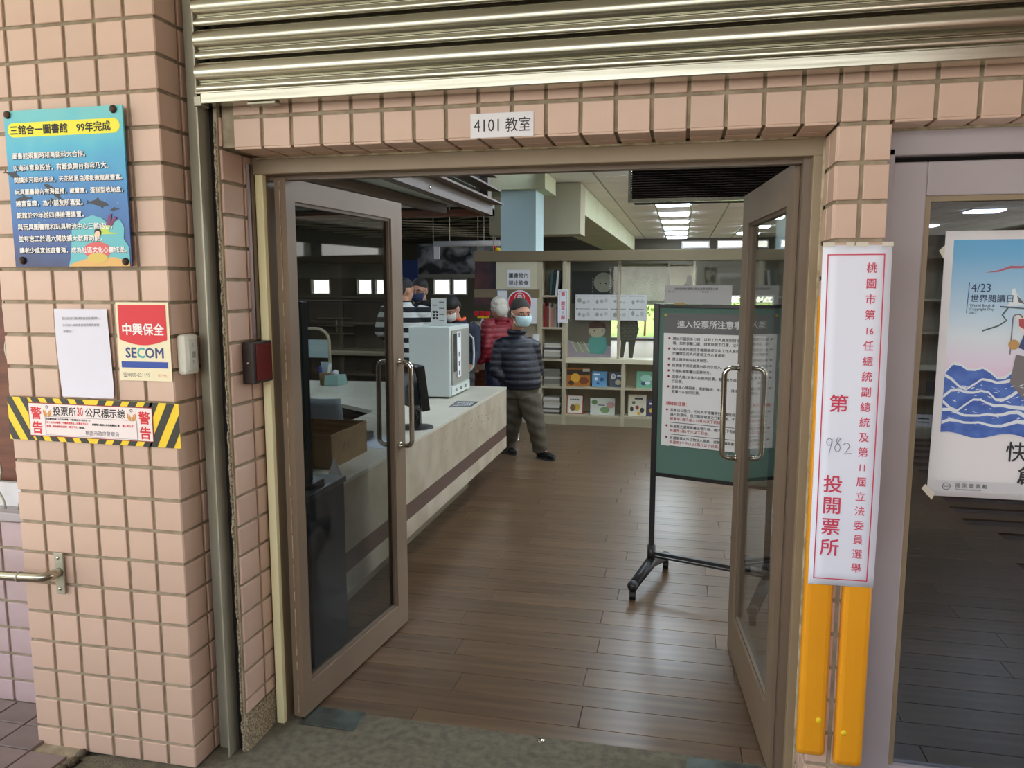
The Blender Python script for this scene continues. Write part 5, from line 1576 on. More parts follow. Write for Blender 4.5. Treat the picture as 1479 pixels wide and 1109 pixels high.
face_book(855, 876.5, 537, 559.5, (96, 158, 200), 'light blue picture book between two darker ones', [('e', .15, .4, .4, .6, (230, 236, 240)), ('e', .5, .35, .8, .6, (60, 90, 140)), ('r', .1, .75, .5, .85, (230, 236, 240)), ('e', .3, .15, .5, .3, (60, 90, 140))])
face_book(880, 898, 538, 560, (70, 80, 96), 'dark slate picture book with white scribbles', [('e', .1, .5, .5, .9, (230, 236, 240)), ('e', .18, .58, .42, .82, (44, 50, 60)), ('e', .45, .15, .95, .5, (196, 190, 160)), ('r', .6, .7, .95, .8, (230, 236, 240))])
face_book(919, 942, 537, 562, (112, 172, 140), 'mint green picture book left of the notice board', [('e', .25, .35, 1.0, .8, (160, 210, 190)), ('e', .3, .15, .6, .4, (60, 80, 110)), ('e', .55, .2, .9, .4, (230, 236, 240))])
face_book(818, 842.5, 571, 597, (156, 60, 50), 'red edged white picture book on the lower display shelf', [('r', .06, .05, .94, .95, (222, 218, 204)), ('e', .2, .15, .55, .5, (120, 90, 60)), ('e', .45, .15, .8, .55, (206, 170, 60)), ('r', .2, .72, .8, .8, (60, 60, 60))])
face_book(852, 888, 576, 599.5, (206, 210, 196), 'wide pale green and white picture book on the lower shelf', [('e', .05, .6, .3, .9, (110, 140, 90)), ('e', .4, .1, .8, .5, (120, 150, 100)), ('e', .65, .4, 1, .8, (196, 150, 140)), ('r', .3, .55, .6, .6, (60, 60, 60))])
face_book(907, 933.5, 571, 601, (214, 208, 184), 'cream picture book covered in small figures', [('e', .1, .2, .3, .45, (60, 60, 60)), ('e', .4, .3, .6, .5, (160, 50, 60)), ('e', .65, .15, .9, .4, (60, 60, 60)), ('e', .2, .55, .4, .7, (90, 120, 80)), ('r', .35, .78, .8, .86, (60, 60, 60)), ('e', .5, .05, .7, .2, (206, 170, 60))])
face_book(935, 958, 578, 602, (60, 52, 92), 'dark purple picture book half hidden by the notice board', [('e', .1, .2, .5, .5, (206, 170, 60)), ('r', .1, .7, .6, .8, (230, 236, 240))])
face_book(1139, 1153, 570, 598, (196, 170, 40), 'yellow and red picture book seen past the right door', [('e', .1, .1, .9, .5, (160, 50, 60)), ('e', .2, .6, .7, .9, (60, 60, 60))])
face_book(1137, 1148, 536, 558, (130, 150, 140), 'grey green picture book on the shelf past the right door', [('e', .2, .2, .8, .7, (230, 236, 240))])
for i, (a, b, y0, y1, c_, lab) in enumerate(((1310, 1318, 598, 622, (206, 206, 200), 'white booklet on the shelf behind the dark window, nearest its frame'), (1322, 1348, 600, 620, (216, 212, 206), 'wide white booklet on the shelf behind the dark window'), (1310, 1318, 556, 575, (60, 60, 70), 'dark booklet on the shelf behind the dark window'), (1338, 1352, 552, 576, (80, 70, 60), 'brown booklet beside the poster edge behind the window'))):
    face_book(a, b, y0, y1, c_, lab, [('r', .15, .6, .8, .75, (60, 60, 60)), ('r', .15, .3, .8, .4, (60, 60, 60))])

# signs on the shelf
f = FRONT(P(732, 390, Y=8.93).x, P(740, 415, Y=8.93).z, 8.945)
o = tag(rect(f, 0, 0.275, 0, 0.205, M_WHITE, None, 'no_food_sign', th=0.001), 'white sign with two lines of black characters on the shelf panel', 'sign')
text(f, 0.018, 0.118, '圖書館內', 0.060, M_INK, o, 0.002, bold=0.0008)
text(f, 0.018, 0.030, '禁止飲食', 0.060, M_INK, o, 0.002, bold=0.0008)
cx_, cz_ = P(751, 440, Y=8.93).x, P(751, 438, Y=8.93).z
f = FRONT(cx_, cz_, 8.92)
rs = thing('round_red_sign', 'rounded red sign with a white rim behind the standing man', 'sign', (cx_, 8.92, cz_))
shp = [(0.150 * math.cos(t) * (1.0 if math.sin(t) > 0 else 0.55 + 0.45 * abs(math.cos(t))), 0.155 * math.sin(t) if math.sin(t) > 0 else 0.19 * math.sin(t)) for t in [2 * PI * k / 32 for k in range(32)]]
poly(f, shp, M_WHITE, rs, 'rim', c=0.0, th=0.003)
poly(f, [(a * .90, b * .90) for a, b in shp], M_RED, rs, 'red_face', c=0.0035)
for q in range(16):
    pass
ringm = MB()
for q in range(20):
    t0_, t1_ = 2 * PI * q / 20, 2 * PI * (q + 1) / 20
    ringm.prism([f.p(r * math.cos(t), 0.07 + r * .9 * math.sin(t), 0.0045) for r, t in ((0.062, t0_), (0.062, t1_), (0.054, t1_), (0.054, t0_))], f.n * 0.0006)
ringm.build('white_ring', M_WHITE, rs)
rect(f, -0.03, 0.03, 0.05, 0.075, M_WHITE, rs, 'white_symbol', c=0.0048)
poly(f, [(-0.03, 0.08), (0.03, 0.08), (0.018, 0.10), (-0.018, 0.10)], M_WHITE, rs, 'white_symbol', c=0.0048)
for (a, b, y0, y1, lab, fc) in ((718, 733, 419, 462, 'narrow pale sheet left of the red sign', (150, 176, 190)), (764, 776, 430, 468, 'tall pale sheet right of the red sign', (190, 186, 170)), (769, 780, 482, 516, 'pale sheet leaning below, right of the standing man', (190, 186, 170))):
    p0_, p1_ = P(a, y1, Y=8.93), P(b, y0, Y=8.93)
    f = FRONT(p0_.x, p0_.z, 8.935)
    o = tag(rect(f, 0, p1_.x - p0_.x, 0, p1_.z - p0_.z, mat('pale_print_%d' % fc[0], fc, 0.6), None, 'notice_sheet', th=0.001), lab, 'notice')
    rect(f, 0.008, p1_.x - p0_.x - .008, 0.008, p1_.z - p0_.z - .008, M_WHITE, o, 'inner_sheet', c=0.0012)
# rose vertical sign
p0_, p1_ = P(805, 466, Y=8.90), P(820.5, 418, Y=8.90)
f = FRONT(p0_.x, p0_.z, 8.925)
Wd, Hh = p1_.x - p0_.x, p1_.z - p0_.z
o = tag(rect(f, 0, Wd, 0, Hh, M_WHITE, None, 'queue_sign', th=0.001), 'narrow vertical white sign with rose characters on the shelf upright', 'sign')
outline(f, 0.016, Wd - .016, 0.016, Hh - .016, 0.003, M_GREYINK, o, 'thin_border', c=0.0015)
for ch, t in (('第', .86), ('鄰', .58), ('至', .45), ('鄰', .16)):
    text(f, Wd / 2, Hh * t - 0.02, ch, 0.052, M_ROSE, o, 0.002, bold=0.001, center=True)
text(f, Wd / 2, Hh * .31 - 0.02, '里', 0.045, mat('faint_ink', (160, 170, 176), .6), o, 0.002, center=True)
# eight-picture sheet across the glass
p0_, p1_ = P(828, 463, Y=8.9), P(934, 426, Y=8.9)
f = FRONT(p0_.x, p0_.z, 9.07)
Wd, Hh = p1_.x - p0_.x, p1_.z - p0_.z
ps = thing('picture_chart', 'wide white chart of eight small drawings hung across the glass', 'chart', (p0_.x, 9.07, p0_.z))
rect(f, 0, Wd, 0, Hh, mat('chart_paper', (206, 206, 204), 0.6), ps, 'sheet', th=0.001)
random.seed(23)
for i in range(4):
    for j in range(2):
        a, b = Wd * (i + .03) / 4, Hh * (1 - (j + 1) / 2) + .01
        ww, hh = Wd / 4, Hh / 2
        rect(f, a + .012, a + ww * .8, b + hh * .80, b + hh * .84, M_GREYINK, ps, 'printed_caption', c=0.0015)
        poly(f, disc_pts(a + .006, b + hh * .82, 0.006, 8), M_INK, ps, 'printed_dot', c=0.0015)
        for q in range(3):
            poly(f, disc_pts(a + ww * (.2 + .25 * q), b + hh * random.uniform(.3, .5), random.uniform(.016, .026), 10, random.uniform(.012, .03)), mat('drawing_grey_%d' % q, (150 + 14 * q,) * 3, 0.6), ps, 'printed_drawing', c=0.0018 + .0003 * q)
for i in range(1, 4): rect(f, Wd * i / 4 - .0008, Wd * i / 4 + .0008, 0, Hh, M_GREYINK, ps, 'printed_rule', c=0.0014)
# dark night picture above, child picture below, brick-pattern cut-out
p0_, p1_ = P(826, 426, Y=9.2), P(884, 392, Y=9.2)
f = FRONT(p0_.x, p0_.z - .1, 9.16)
Wd, Hh = p1_.x - p0_.x, p1_.z - p0_.z + .1
nt_ = thing('night_picture', 'dark picture with a pale grey moon behind the glass', 'picture', (p0_.x, 9.16, p0_.z))
rect(f, 0, Wd, 0, Hh, mat('night_print', (30, 32, 30), 0.5), nt_, 'sheet', th=0.002)
poly(f, disc_pts(Wd * .80, Hh * .66, .115, 24), mat('moon_print', (138, 136, 120), 0.6), nt_, 'printed_moon', c=0.003)
for a, b in ((.72, .63), (.86, .63)): poly(f, disc_pts(Wd * a, Hh * b, .010, 10), M_INK, nt_, 'printed_spot', c=0.005)
for k in range(6): rect(f, Wd * .52, Wd * .55, Hh * (.25 + .1 * k), Hh * (.31 + .1 * k), M_GREYINK, nt_, 'printed_mark', c=0.003)
p0_, p1_ = P(820, 518, Y=9.15), P(883, 464, Y=9.15)
f = FRONT(p0_.x, 0.795, 9.13)
Wd, Hh = p1_.x - p0_.x, p1_.z - 0.795
kp = thing('child_picture', 'cut-out picture of a brown haired child in teal on lavender', 'picture', (p0_.x, 9.13, .795))
rect(f, 0, Wd, 0, Hh * 1.05, mat('taupe_print', (112, 104, 90), 0.6), kp, 'sheet', th=0.002)
poly(f, [(0, 0), (Wd, 0), (Wd, Hh * .32), (Wd * .6, Hh * .42), (Wd * .3, Hh * .36), (0, Hh * .48)], mat('lavender_print', (170, 154, 166), 0.6), kp, 'printed_ground', c=0.003)
poly(f, [(Wd * .52, Hh * .1), (Wd * .48, Hh * .45), (Wd * .55, Hh * .58), (Wd * .88, Hh * .56), (Wd * .92, Hh * .3), (Wd * .85, Hh * .1)], mat('teal_print', (86, 160, 150), 0.6), kp, 'printed_clothes', c=0.005)
poly(f, disc_pts(Wd * .68, Hh * .74, Wd * .19, 18, Hh * .19), mat('face_print2', (190, 176, 152), 0.6), kp, 'printed_face', c=0.006)
poly(f, [(Wd * .48, Hh * .80), (Wd * .50, Hh * .96), (Wd * .68, Hh * 1.02), (Wd * .86, Hh * .95), (Wd * .88, Hh * .82)], mat('hair_print', (84, 54, 44), 0.6), kp, 'printed_hair', c=0.008)
for a in (.62, .80): poly(f, disc_pts(Wd * a, Hh * .74, .008, 8), M_INK, kp, 'printed_eye', c=0.0085)
for k in range(5):
    a = .08 + .07 * k
    poly(f, [(Wd * a, Hh * .42), (Wd * (a + .03), Hh * .42), (Wd * (a + .16), Hh * .14), (Wd * (a + .13), Hh * .14)], mat('streak_%d' % (k % 2), ((190, 196, 176), (160, 180, 90))[k % 2], 0.6), kp, 'printed_streak', c=0.0055)
p0_, p1_ = P(888, 518, Y=9.15), P(924, 462, Y=9.15)
f = FRONT(p0_.x, 0.795, 9.13)
Wd, Hh = p1_.x - p0_.x, p1_.z - 0.795
cp_ = thing('striped_cutout', 'dark brick-patterned trouser shaped cut-out standing on the ledge', 'cutout', (p0_.x, 9.13, .795))
poly(f, [(Wd * .22, 0), (Wd * .36, 0), (Wd * .46, Hh * .42), (Wd * .56, Hh * .42), (Wd * .58, 0), (Wd * .74, 0), (Wd * .86, Hh * .5), (Wd * .98, Hh * .75), (Wd * .88, Hh * 1.08), (Wd * .16, Hh * 1.08), (Wd * .05, Hh * .8), (Wd * .2, Hh * .72), (Wd * .24, Hh * .42)], mat('cutout_grey', (70, 68, 56), 0.6), cp_, 'board', th=0.004)
for r in range(8):
    for q in range(3):
        a = .26 + .2 * q + (.08 if r % 2 else 0)
        b = .48 + .07 * r
        rect(f, Wd * a, Wd * (a + .17), Hh * b, Hh * (b + .05), mat('cutout_light', (98, 94, 78), 0.6), cp_, 'printed_brick', c=0.0045)
# pale print posters on the far side of the glass
p0_, p1_ = P(892, 440, Y=9.2), P(965, 380, Y=9.2)
tag(rect(FRONT(p0_.x, p0_.z, 9.20), 0, p1_.x - p0_.x, 0, p1_.z - p0_.z, mat('pale_green_print', (142, 146, 118), 0.6, col2=(168, 168, 140), scale=9), None, 'green_sheet', th=0.002), 'large pale green sheet behind the glass above the chart', 'sheet')
p0_, p1_ = P(967, 430, Y=9.2), P(1004, 382, Y=9.2)
o = tag(rect(FRONT(p0_.x, p0_.z, 9.20), 0, p1_.x - p0_.x, 0, p1_.z - p0_.z, mat('cream_print', (186, 180, 142), 0.6), None, 'cream_sheet', th=0.002), 'cream sheet with a grey silhouette above the notice board', 'sheet')
ff = FRONT(p0_.x, p0_.z, 9.195)
poly(ff, [(0.13, 0.03), (0.15, 0.14), (0.19, 0.19), (0.19, 0.24), (0.23, 0.27), (0.25, 0.22), (0.24, 0.03)], mat('silhouette', (74, 76, 60), .6), o, 'printed_silhouette')
p0_, p1_ = P(1017, 412, Y=9.2), P(1036, 386, Y=9.2)
o = tag(rect(FRONT(p0_.x, p0_.z, 9.20), 0, p1_.x - p0_.x, 0, p1_.z - p0_.z, mat('frame_grey', (100, 96, 84), 0.6), None, 'framed_picture', th=0.01), 'small grey framed picture above the notice board', 'picture')
rect(FRONT(p0_.x, p0_.z, 9.188), 0.02, p1_.x - p0_.x - .02, 0.02, p1_.z - p0_.z - .02, mat('murky_print', (70, 66, 50), 0.6, col2=(140, 134, 110), scale=14), o, 'print')
# small yellow toy on the band, red-white toy on the end shelf
q = P(719, 361, Y=9.05)
MB_ = MB().ell((q.x, 9.05, 2.045 + .025), .035, .03, .026, 10, 6)
ty = thing('yellow_toy', 'small yellow toy sitting on top of the bookshelf band', 'toy', (q.x, 9.05, 2.045))
MB_.build('body', M_YEL, ty, smooth=True)
MB().ell((q.x - .03, 9.04, 2.045 + .05), .018, .018, .018, 8, 6).build('head', M_RED, ty, smooth=True)
q = P(697, 466, Y=8.9)
ty = thing('red_toy', 'red and yellow toy on a white stand at the curved shelf end', 'toy', (q.x, 8.9, 1.2))
MB().tube([(q.x, 8.9, 1.201), (q.x, 8.9, 1.26)], [0.03, 0.008], 8).build('stand', M_WHITE, ty)
MB().tube([(q.x + .05, 8.9, 1.201), (q.x + .05, 8.9, 1.26)], [0.02, 0.006], 8).build('stand', M_WHITE, ty)
bx('crossbar', M_YEL, ty, q.x - .06, q.x + .08, 8.88, 8.92, 1.26, 1.28, .004)
for k in range(3): bx('block', M_RED, ty, q.x - .10 + .07 * k, q.x - .05 + .07 * k, 8.88, 8.93, 1.281, 1.34, .004)

# ---- wheeled notice board
nb = thing('notice_board_stand', 'black wheeled notice board stand with polling rules in the aisle', 'notice board', (0.18, 4.25, 0))
A0 = Vector((-0.128, 4.19, 0)); B0 = Vector((0.462, 3.998, 0))
ub = (B0 - A0).normalized(); nbv = Vector((ub.y, -ub.x, 0))
LB = (B0 - A0).length
zb0, zb1 = 0.625, 1.548
MB().obox(A0 + UZ * 0.16, A0 + UZ * (zb1 + .005), 0.030, 0.030).build('post', M_BLACKM, nb, bevel=.003)
MB().obox(B0 + UZ * 0.16, B0 + UZ * (zb1 + .005), 0.030, 0.030).build('post', M_BLACKM, nb, bevel=.003)
for z in (zb0, zb1 - .008): MB().obox(A0 + UZ * z, B0 + UZ * z, 0.024, 0.020).build('rail', M_BLACKM, nb, bevel=.002)
MB().obox(A0 + UZ * 0.175, B0 + UZ * 0.175, 0.018, 0.018).build('stretcher', M_BLACKM, nb)
MB().obox(A0 + UZ * 0.155, B0 + UZ * 0.155, 0.010, 0.010).build('stretcher', M_BLACKM, nb)
for q in (A0, B0):
    fd = nbv.copy()
    a_, b_ = q + fd * 0.27, q - fd * 0.25
    MB().tube([a_ + UZ * .075, q + UZ * .12, b_ + UZ * .075], [0.026, 0.032, 0.026], 12).build('foot_beam', M_BLACKM, nb, smooth=True)
    MB().tube([q + UZ * .12, q + UZ * .22], 0.022, 10).build('sleeve', M_BLACKM, nb, smooth=True)
    for e_ in (a_, b_):
        MB().ell(e_ + UZ * 0.075, 0.030, 0.030, 0.030, 10, 7).build('end_cap', M_BLACKM, nb, smooth=True)
        w_ = MB().tube([e_ + UZ * 0.028 + Vector((-0.016, 0, 0)), e_ + UZ * 0.028 + Vector((0.016, 0, 0))], 0.027, 16).build('caster', M_BLACK, nb, smooth=False)
        MB().tube([e_ + UZ * 0.028 + Vector((-0.018, 0, 0)), e_ + UZ * 0.028 + Vector((0.018, 0, 0))], 0.012, 10).build('hub', M_CHROME, w_)
f = Fr(A0 + ub * 0.015 + UZ * (zb0 + .01) + nbv * 0.004, ub, UZ)
PW2, PH2 = LB - 0.03, zb1 - zb0 - 0.026
rect(f, 0, PW2, 0, PH2, M_GREEN, nb, 'felt_panel', c=-0.012, th=0.012)
# notice sheet with grey header, inset left/right
g0, g1 = 0.028, PW2 - 0.03
rect(f, g0, g1, 0.155, PH2 - 0.030, M_PAPERG, nb, 'rules_sheet', c=0.001)
rect(f, g0, g1, PH2 - 0.135, PH2 - 0.030, M_HDR, nb, 'sheet_header', c=0.002)
M_PALEINK = mat('pale_header_ink', (226, 226, 226), 0.5)
text(f, 0.100, PH2 - 0.102, '進入投票所注意事項', 0.0425, M_PALEINK, nb, 0.003, bold=0.0008)
c = 0.0022
rules = [(0.0, ['請出示國民身分證，以利工作人員核對發領選票', '領，如有佩戴口罩，請暫時脫下口罩，以利核對']), (0, ['進入投票所請將手機關機或交由工作人員保管', '勿攜帶任何人代管或工作人員保管。']), (0, ['禁止窺視刺探投票秘密。']), (0, ['投票者不得將選票內容出示他人。']),
         (0, ['不得將選票攜出投票所外。']), (0, ['選舉人應1次進入投票所投票，離開後不再', '行投票。']), (0, ['服務身心障礙者，高齡輪椅、年長者，得由', '家屬一人陪同投票。'])]
zt_ = PH2 - 0.170
M_DOT = mat('bullet_red', (150, 30, 60), 0.5)
M_RULE = mat('rule_ink', (72, 72, 74), 0.6)
M_RRED = mat('rule_red', (176, 60, 66), 0.6)
for _, ls in rules:
    poly(f, disc_pts(0.060, zt_ + .008, .006, 10), M_DOT, nb, 'bullet', c=c)
    for s in ls:
        text(f, 0.078, zt_, s, 0.0182, M_RULE, nb, c, sx=1.02, res=1, bold=.0003)
        zt_ -= 0.024
    zt_ -= 0.007
zt_ -= 0.035
text(f, 0.050, zt_, '請確認注意：', 0.0215, mat('red_head', (196, 50, 60), .6), nb, c, bold=.0004, res=1)
zt_ -= 0.034
for ls in (['投票日公務外，任何人不得攜帶行動電話或攝影', '器入投票所，但已關閉電源之行動裝置，不在', '!新臺幣3萬元以上30萬元以下罰鍰。', '~'], ['將選票之選舉票攜出場外者，處1年以下有期', '!新臺幣1萬5千元以下罰金。', '~'], ['將選舉票以外之物投入票匭，或無故損毀者', '!新臺幣5千元以上5萬元以下罰鍰。', '~']):
    poly(f, disc_pts(0.057, zt_ + .008, .006, 10), M_DOT, nb, 'bullet', c=c)
    for s in ls:
        if s == '~':
            zt_ += 0.008
            MB().prism([f.p(0.074, zt_, c), f.p(0.42, zt_, c), f.p(0.42, zt_ + .003, c), f.p(0.074, zt_ + .003, c)], f.n * .0003).build('underline', M_RULE, nb)
            zt_ -= 0.022
        elif s[0] == '!':
            text(f, 0.074, zt_, s[1:], 0.0188, M_RRED, nb, c, bold=.0002, res=1); zt_ -= 0.0235
        else:
            text(f, 0.075, zt_, s, 0.0182, M_RULE, nb, c, res=1, bold=.0003); zt_ -= 0.0235
    zt_ -= 0.003
tp_ = mat('brass_clip', (176, 140, 70), .4)
MB().obox(A0 + ub * .10 + UZ * (zb1 + .004) + nbv * .014, A0 + ub * .155 + UZ * (zb1 + .004) + nbv * .014, 0.006, 0.008).build('clip', tp_, nb)
poly(f, disc_pts(0.036, PH2 - 0.040, .007, 10), mat('yellow_pin', (214, 196, 60), .5), nb, 'pin', c=.003)
# separate grey sheet behind, above the board
p0_, p1_ = P(955, 438, Y=4.22), P(1055, 413, Y=4.22)
f = Fr(A0 + ub * 0.04 + UZ * (zb1 + 0.003), ub, UZ)
o = tag(rect(f, 0, p1_.x - p0_.x, 0, p1_.z - zb1, mat('grey_sheet', (186, 186, 186), 0.7), None, 'ballot_sheet', th=0.001), 'wide grey paper sheet standing above the wheeled notice board', 'paper')
text(f, 0.055, 0.074, '總統副總統選舉公報立法委員選舉公報', 0.0135, M_GREYINK, o, 0.002, bold=.0003, res=1)
text(f, 0.02, 0.060, '第一張', 0.012, M_GREYINK, o, 0.002, res=1); text(f, 0.20, 0.060, '第二張', 0.012, M_GREYINK, o, 0.002, res=1)
# small chair leg and table leg behind the counter end
tl = thing('folding_chair', 'dark chair with chrome tube legs beside the counter end', 'chair', (-1.75, 6.9, 0))
MB().box(-2.0, -1.62, 7.43, 7.80, 0.40, 0.43).build('seat', M_DARKG, tl, bevel=.01)
MB().tube([(-1.64, 7.46, 0.40), (-1.64, 7.46, 0.06), (-1.64, 7.48, 0.03), (-1.64, 7.75, 0.03), (-1.64, 7.77, 0.06), (-1.64, 7.77, 0.40)], 0.011, 8).build('leg', M_CHROME, tl, smooth=True)
MB().tube([(-1.98, 7.46, 0.40), (-1.98, 7.46, 0.06), (-1.98, 7.48, 0.03), (-1.98, 7.75, 0.03), (-1.98, 7.77, 0.06), (-1.98, 7.77, 0.40)], 0.011, 8).build('leg', M_CHROME, tl, smooth=True)

# ================================================================== PEOPLE
def remesh(name, mb, m, parent, vox=0.011, smooth_it=3, quilt=None, vfun=None):
    me = mb.mesh(name, m)
    o = bpy.data.objects.new(name, me)
    COL.objects.link(o)
    r = o.modifiers.new('r', 'REMESH'); r.mode = 'VOXEL'; r.voxel_size = vox
    s = o.modifiers.new('s', 'SMOOTH'); s.iterations = smooth_it; s.factor = 0.5
    dg = bpy.context.evaluated_depsgraph_get()
    dg.update()
    nm = bpy.data.meshes.new_from_object(o.evaluated_get(dg))
    COL.objects.unlink(o)
    bpy.data.objects.remove(o)
    if quilt:
        nm.update()
        nor = [v.normal.copy() for v in nm.vertices]
        for v, n_ in zip(nm.vertices, nor):
            d = quilt(v.co)
            v.co += n_ * d
    nm.materials.clear(); nm.materials.append(m)
    nm.polygons.foreach_set('use_smooth', [True] * len(nm.polygons))
    nm.name = name
    o = bpy.data.objects.new(name, nm)
    return link(o, parent)

def hand(mb, wrist, d, palm_n, thumb_side, s=1.0, curl=0.5):
    """palm with five tapering bent fingers"""
    d = Vector(d).normalized(); n_ = Vector(palm_n); n_ = (n_ - d * n_.dot(d)).normalized(); w_ = d.cross(n_) * thumb_side
    mb.tube([wrist, wrist + d * .045 * s, wrist + d * .085 * s], [.026 * s, .038 * s, .036 * s], 10, sq=0.5, side=w_)
    for k, L in enumerate((.062, .072, .067, .052)):
        b0 = wrist + d * .080 * s + w_ * (.027 - .018 * k) * s
        b1 = b0 + d * L * .45 * s + n_ * L * .15 * curl * s
        b2 = b1 + d * L * .28 * s + n_ * L * .35 * curl * s
        b3 = b2 + d * L * .15 * s + n_ * L * .45 * curl * s
        mb.tube([b0, b1, b2, b3], [.0095 * s, .009 * s, .008 * s, .006 * s], 7)
    t0_ = wrist + d * .02 * s + w_ * .025 * s
    mb.tube([t0_, t0_ + d * .03 * s + w_ * .025 * s, t0_ + d * .058 * s + w_ * .030 * s + n_ * .012 * s], [.013 * s, .011 * s, .008 * s], 7)

def person(label, J, m, hh=0.25, face=0.0, tilt=0.0, jacket='plain', hair='short', mask=None, yaw=0.0, glasses=False, tw=1.0, collar=None, shoes=True, jm=None, tm=None, hm=None, stripes=False, roll=0.0, s=1.0, hands=(True, True), group=None):
    """J: world joints. face: yaw of the head (0 looks to -Y), tilt: nod down. yaw: torso yaw"""
    root = thing('person', label, 'person', (J['pelvis'][0], J['pelvis'][1], 0))
    for k in J: J[k] = Vector(J[k])
    vx = 0.0115 * s
    # head frame
    R = Matrix.Rotation(face, 3, 'Z') @ Matrix.Rotation(roll, 3, 'Y') @ Matrix.Rotation(tilt, 3, 'X')
    hc = J['head']
    k = hh / 0.24
    def hp(x, y, z): return hc + R @ (Vector((x, y, z)) * k)
    b = MB()
    b.ell(hp(0, 0.012, 0.022), .077 * k, .094 * k, .096 * k, 18, 12, R)       # cranium
    b.ell(hp(0, -0.028, -0.045), .058 * k, .062 * k, .070 * k, 16, 10, R)     # jaw and cheeks
    b.ell(hp(0, -0.062, -0.088), .028 * k, .026 * k, .024 * k, 10, 8, R)      # chin
    b.ell(hp(0, -0.060, 0.020), .060 * k, .030 * k, .030 * k, 12, 8, R)       # brow
    b.ell(hp(0, -0.098, -0.018), .014 * k, .018 * k, .024 * k, 10, 8, R)      # nose
    for sg in (-1, 1):
        b.ell(hp(sg * .076, 0.012, -0.008), .010 * k, .020 * k, .032 * k, 8, 6, R)
    # neck, torso core, legs, arms: one continuous body
    b.tube([hp(0, .02, -.06), J['neck'], J['neck'] * .6 + J['chest'] * .4], [.050 * k, .052 * k, .07 * k], 12)
    b.rings([((J['pelvis'].x, J['pelvis'].y, J['pelvis'].z - .06), .13 * s, .09 * s), (J['pelvis'], .15 * s, .10 * s), (J['waist'], .13 * s, .09 * s), (J['chest'], .15 * s, .10 * s), ((J['neck'].x, J['neck'].y, J['neck'].z - .05), .09 * s, .06 * s)], 18, yaw)
    for S in 'LR':
        b.tube([J['sh' + S], J['el' + S], J['ha' + S]], [.045 * s, .036 * s, .024 * s], 10)
        b.tube([J['hip' + S], J['kn' + S], J['an' + S]], [.075 * s, .050 * s, .035 * s], 10)
        b.tube([J['an' + S], J['an' + S] + (Vector(J['to' + S]) - J['an' + S]) * .5], [.028 * s, .018 * s], 8)
        d = (J['ha' + S] - J['el' + S])
        if hands[0 if S == 'L' else 1]:
            hand(b, J['ha' + S], d, (0, -1, 0) if abs(d.normalized().y) < .9 else (0, 0, -1), 1 if S == 'R' else -1, s)
    remesh('body', b, m, root, 0.0075 * max(s, .9), 2)
    # eyes and brows
    for sg in (-1, 1):
        e_ = MB().ell(hp(sg * .032, -0.083, 0.004), .013 * k, .006 * k, .006 * k, 8, 6, R).build('eye', M_WHITE, root, smooth=True)
        MB().ell(hp(sg * .032, -0.088, 0.004), .006 * k, .003 * k, .006 * k, 8, 6, R).build('iris', M_INK, e_, smooth=True)
        MB().tube([hp(sg * .014, -0.090, 0.020), hp(sg * .034, -0.092, 0.027), hp(sg * .052, -0.080, 0.021)], [.003 * k, .004 * k, .002 * k], 6).build('eyebrow', M_HAIR, root)
    if mask is None:
        MB().ell(hp(0, -0.090, -0.052), .022 * k, .006 * k, .006 * k, 10, 6, R).build('mouth', mat('lips', (150, 84, 76), .6), root, smooth=True)
    # hair
    hb = MB()
    if hair == 'short':
        hb.ell(hp(0, 0.020, 0.056), .083 * k, .092 * k, .080 * k, 18, 12, R)
        hb.ell(hp(0, 0.064, 0.006), .074 * k, .050 * k, .066 * k, 16, 10, R)
        cut = lambda q: q.y < -0.058 * k and q.z < 0.062 * k or (q.z < -0.030 * k and q.y < 0.03 * k) or (q.y < -.01 * k and q.z < 0.0)
    elif hair == 'full':
        hb.ell(hp(0, 0.014, 0.060), .090 * k, .100 * k, .084 * k, 18, 12, R)
        hb.ell(hp(0, 0.060, 0.000), .086 * k, .066 * k, .085 * k, 16, 10, R)
        cut = lambda q: False
    else:
        hb.ell(hp(0, 0.026, 0.044), .090 * k, .098 * k, .088 * k, 18, 12, R)
        hb.ell(hp(0, 0.060, -0.03), .088 * k, .066 * k, .085 * k, 16, 10, R)
        for q in range(14):
            a = 2 * PI * q / 14
            hb.ell(hp(.075 * math.cos(a), .03 + .07 * math.sin(a), .02 + .04 * math.sin(a * 3)), .028 * k, .028 * k, .03 * k, 8, 6, R)
        cut = lambda q: False
    remesh('hair', hb, hm or M_HAIR, root, 0.008, 1)
    # mask
    if mask:
        n1, n2 = 10, 7
        mb = MB()
        for i in range(n2 + 1):
            t = i / n2
            z = -0.008 - 0.088 * t
            fw = 0.078 - 0.026 * t * t
            dep = 0.012 + 0.016 * math.sin(PI * min(1, t * 1.1))
            for j in range(n1 + 1):
                a = -1.25 + 2.5 * j / n1
                mb.v.append(tuple(hp(fw * math.sin(a), -0.028 - (0.072 + dep - .006 * t) * math.cos(a) + 0.004 * math.sin(t * 20) * 0.3, z)))
        for i in range(n2):
            for j in range(n1):
                a = i * (n1 + 1) + j
                mb.f.append((a, a + 1, a + n1 + 2, a + n1 + 1))
        mo_ = mb.build('face_mask', mask, root, smooth=True)
        mo_.modifiers.new('t', 'SOLIDIFY').thickness = 0.003
        for sg in (-1, 1):
            MB().tube([hp(sg * .072, -.052, -.014), hp(sg * .079, -.02, -.004), hp(sg * .083, .012, .012)], .0018 * k, 5).build('ear_loop', M_WHITE, mo_)
            MB().tube([hp(sg * .060, -.048, -.085), hp(sg * .074, -.02, -.05), hp(sg * .083, .010, -.02)], .0018 * k, 5).build('ear_loop', M_WHITE, mo_)
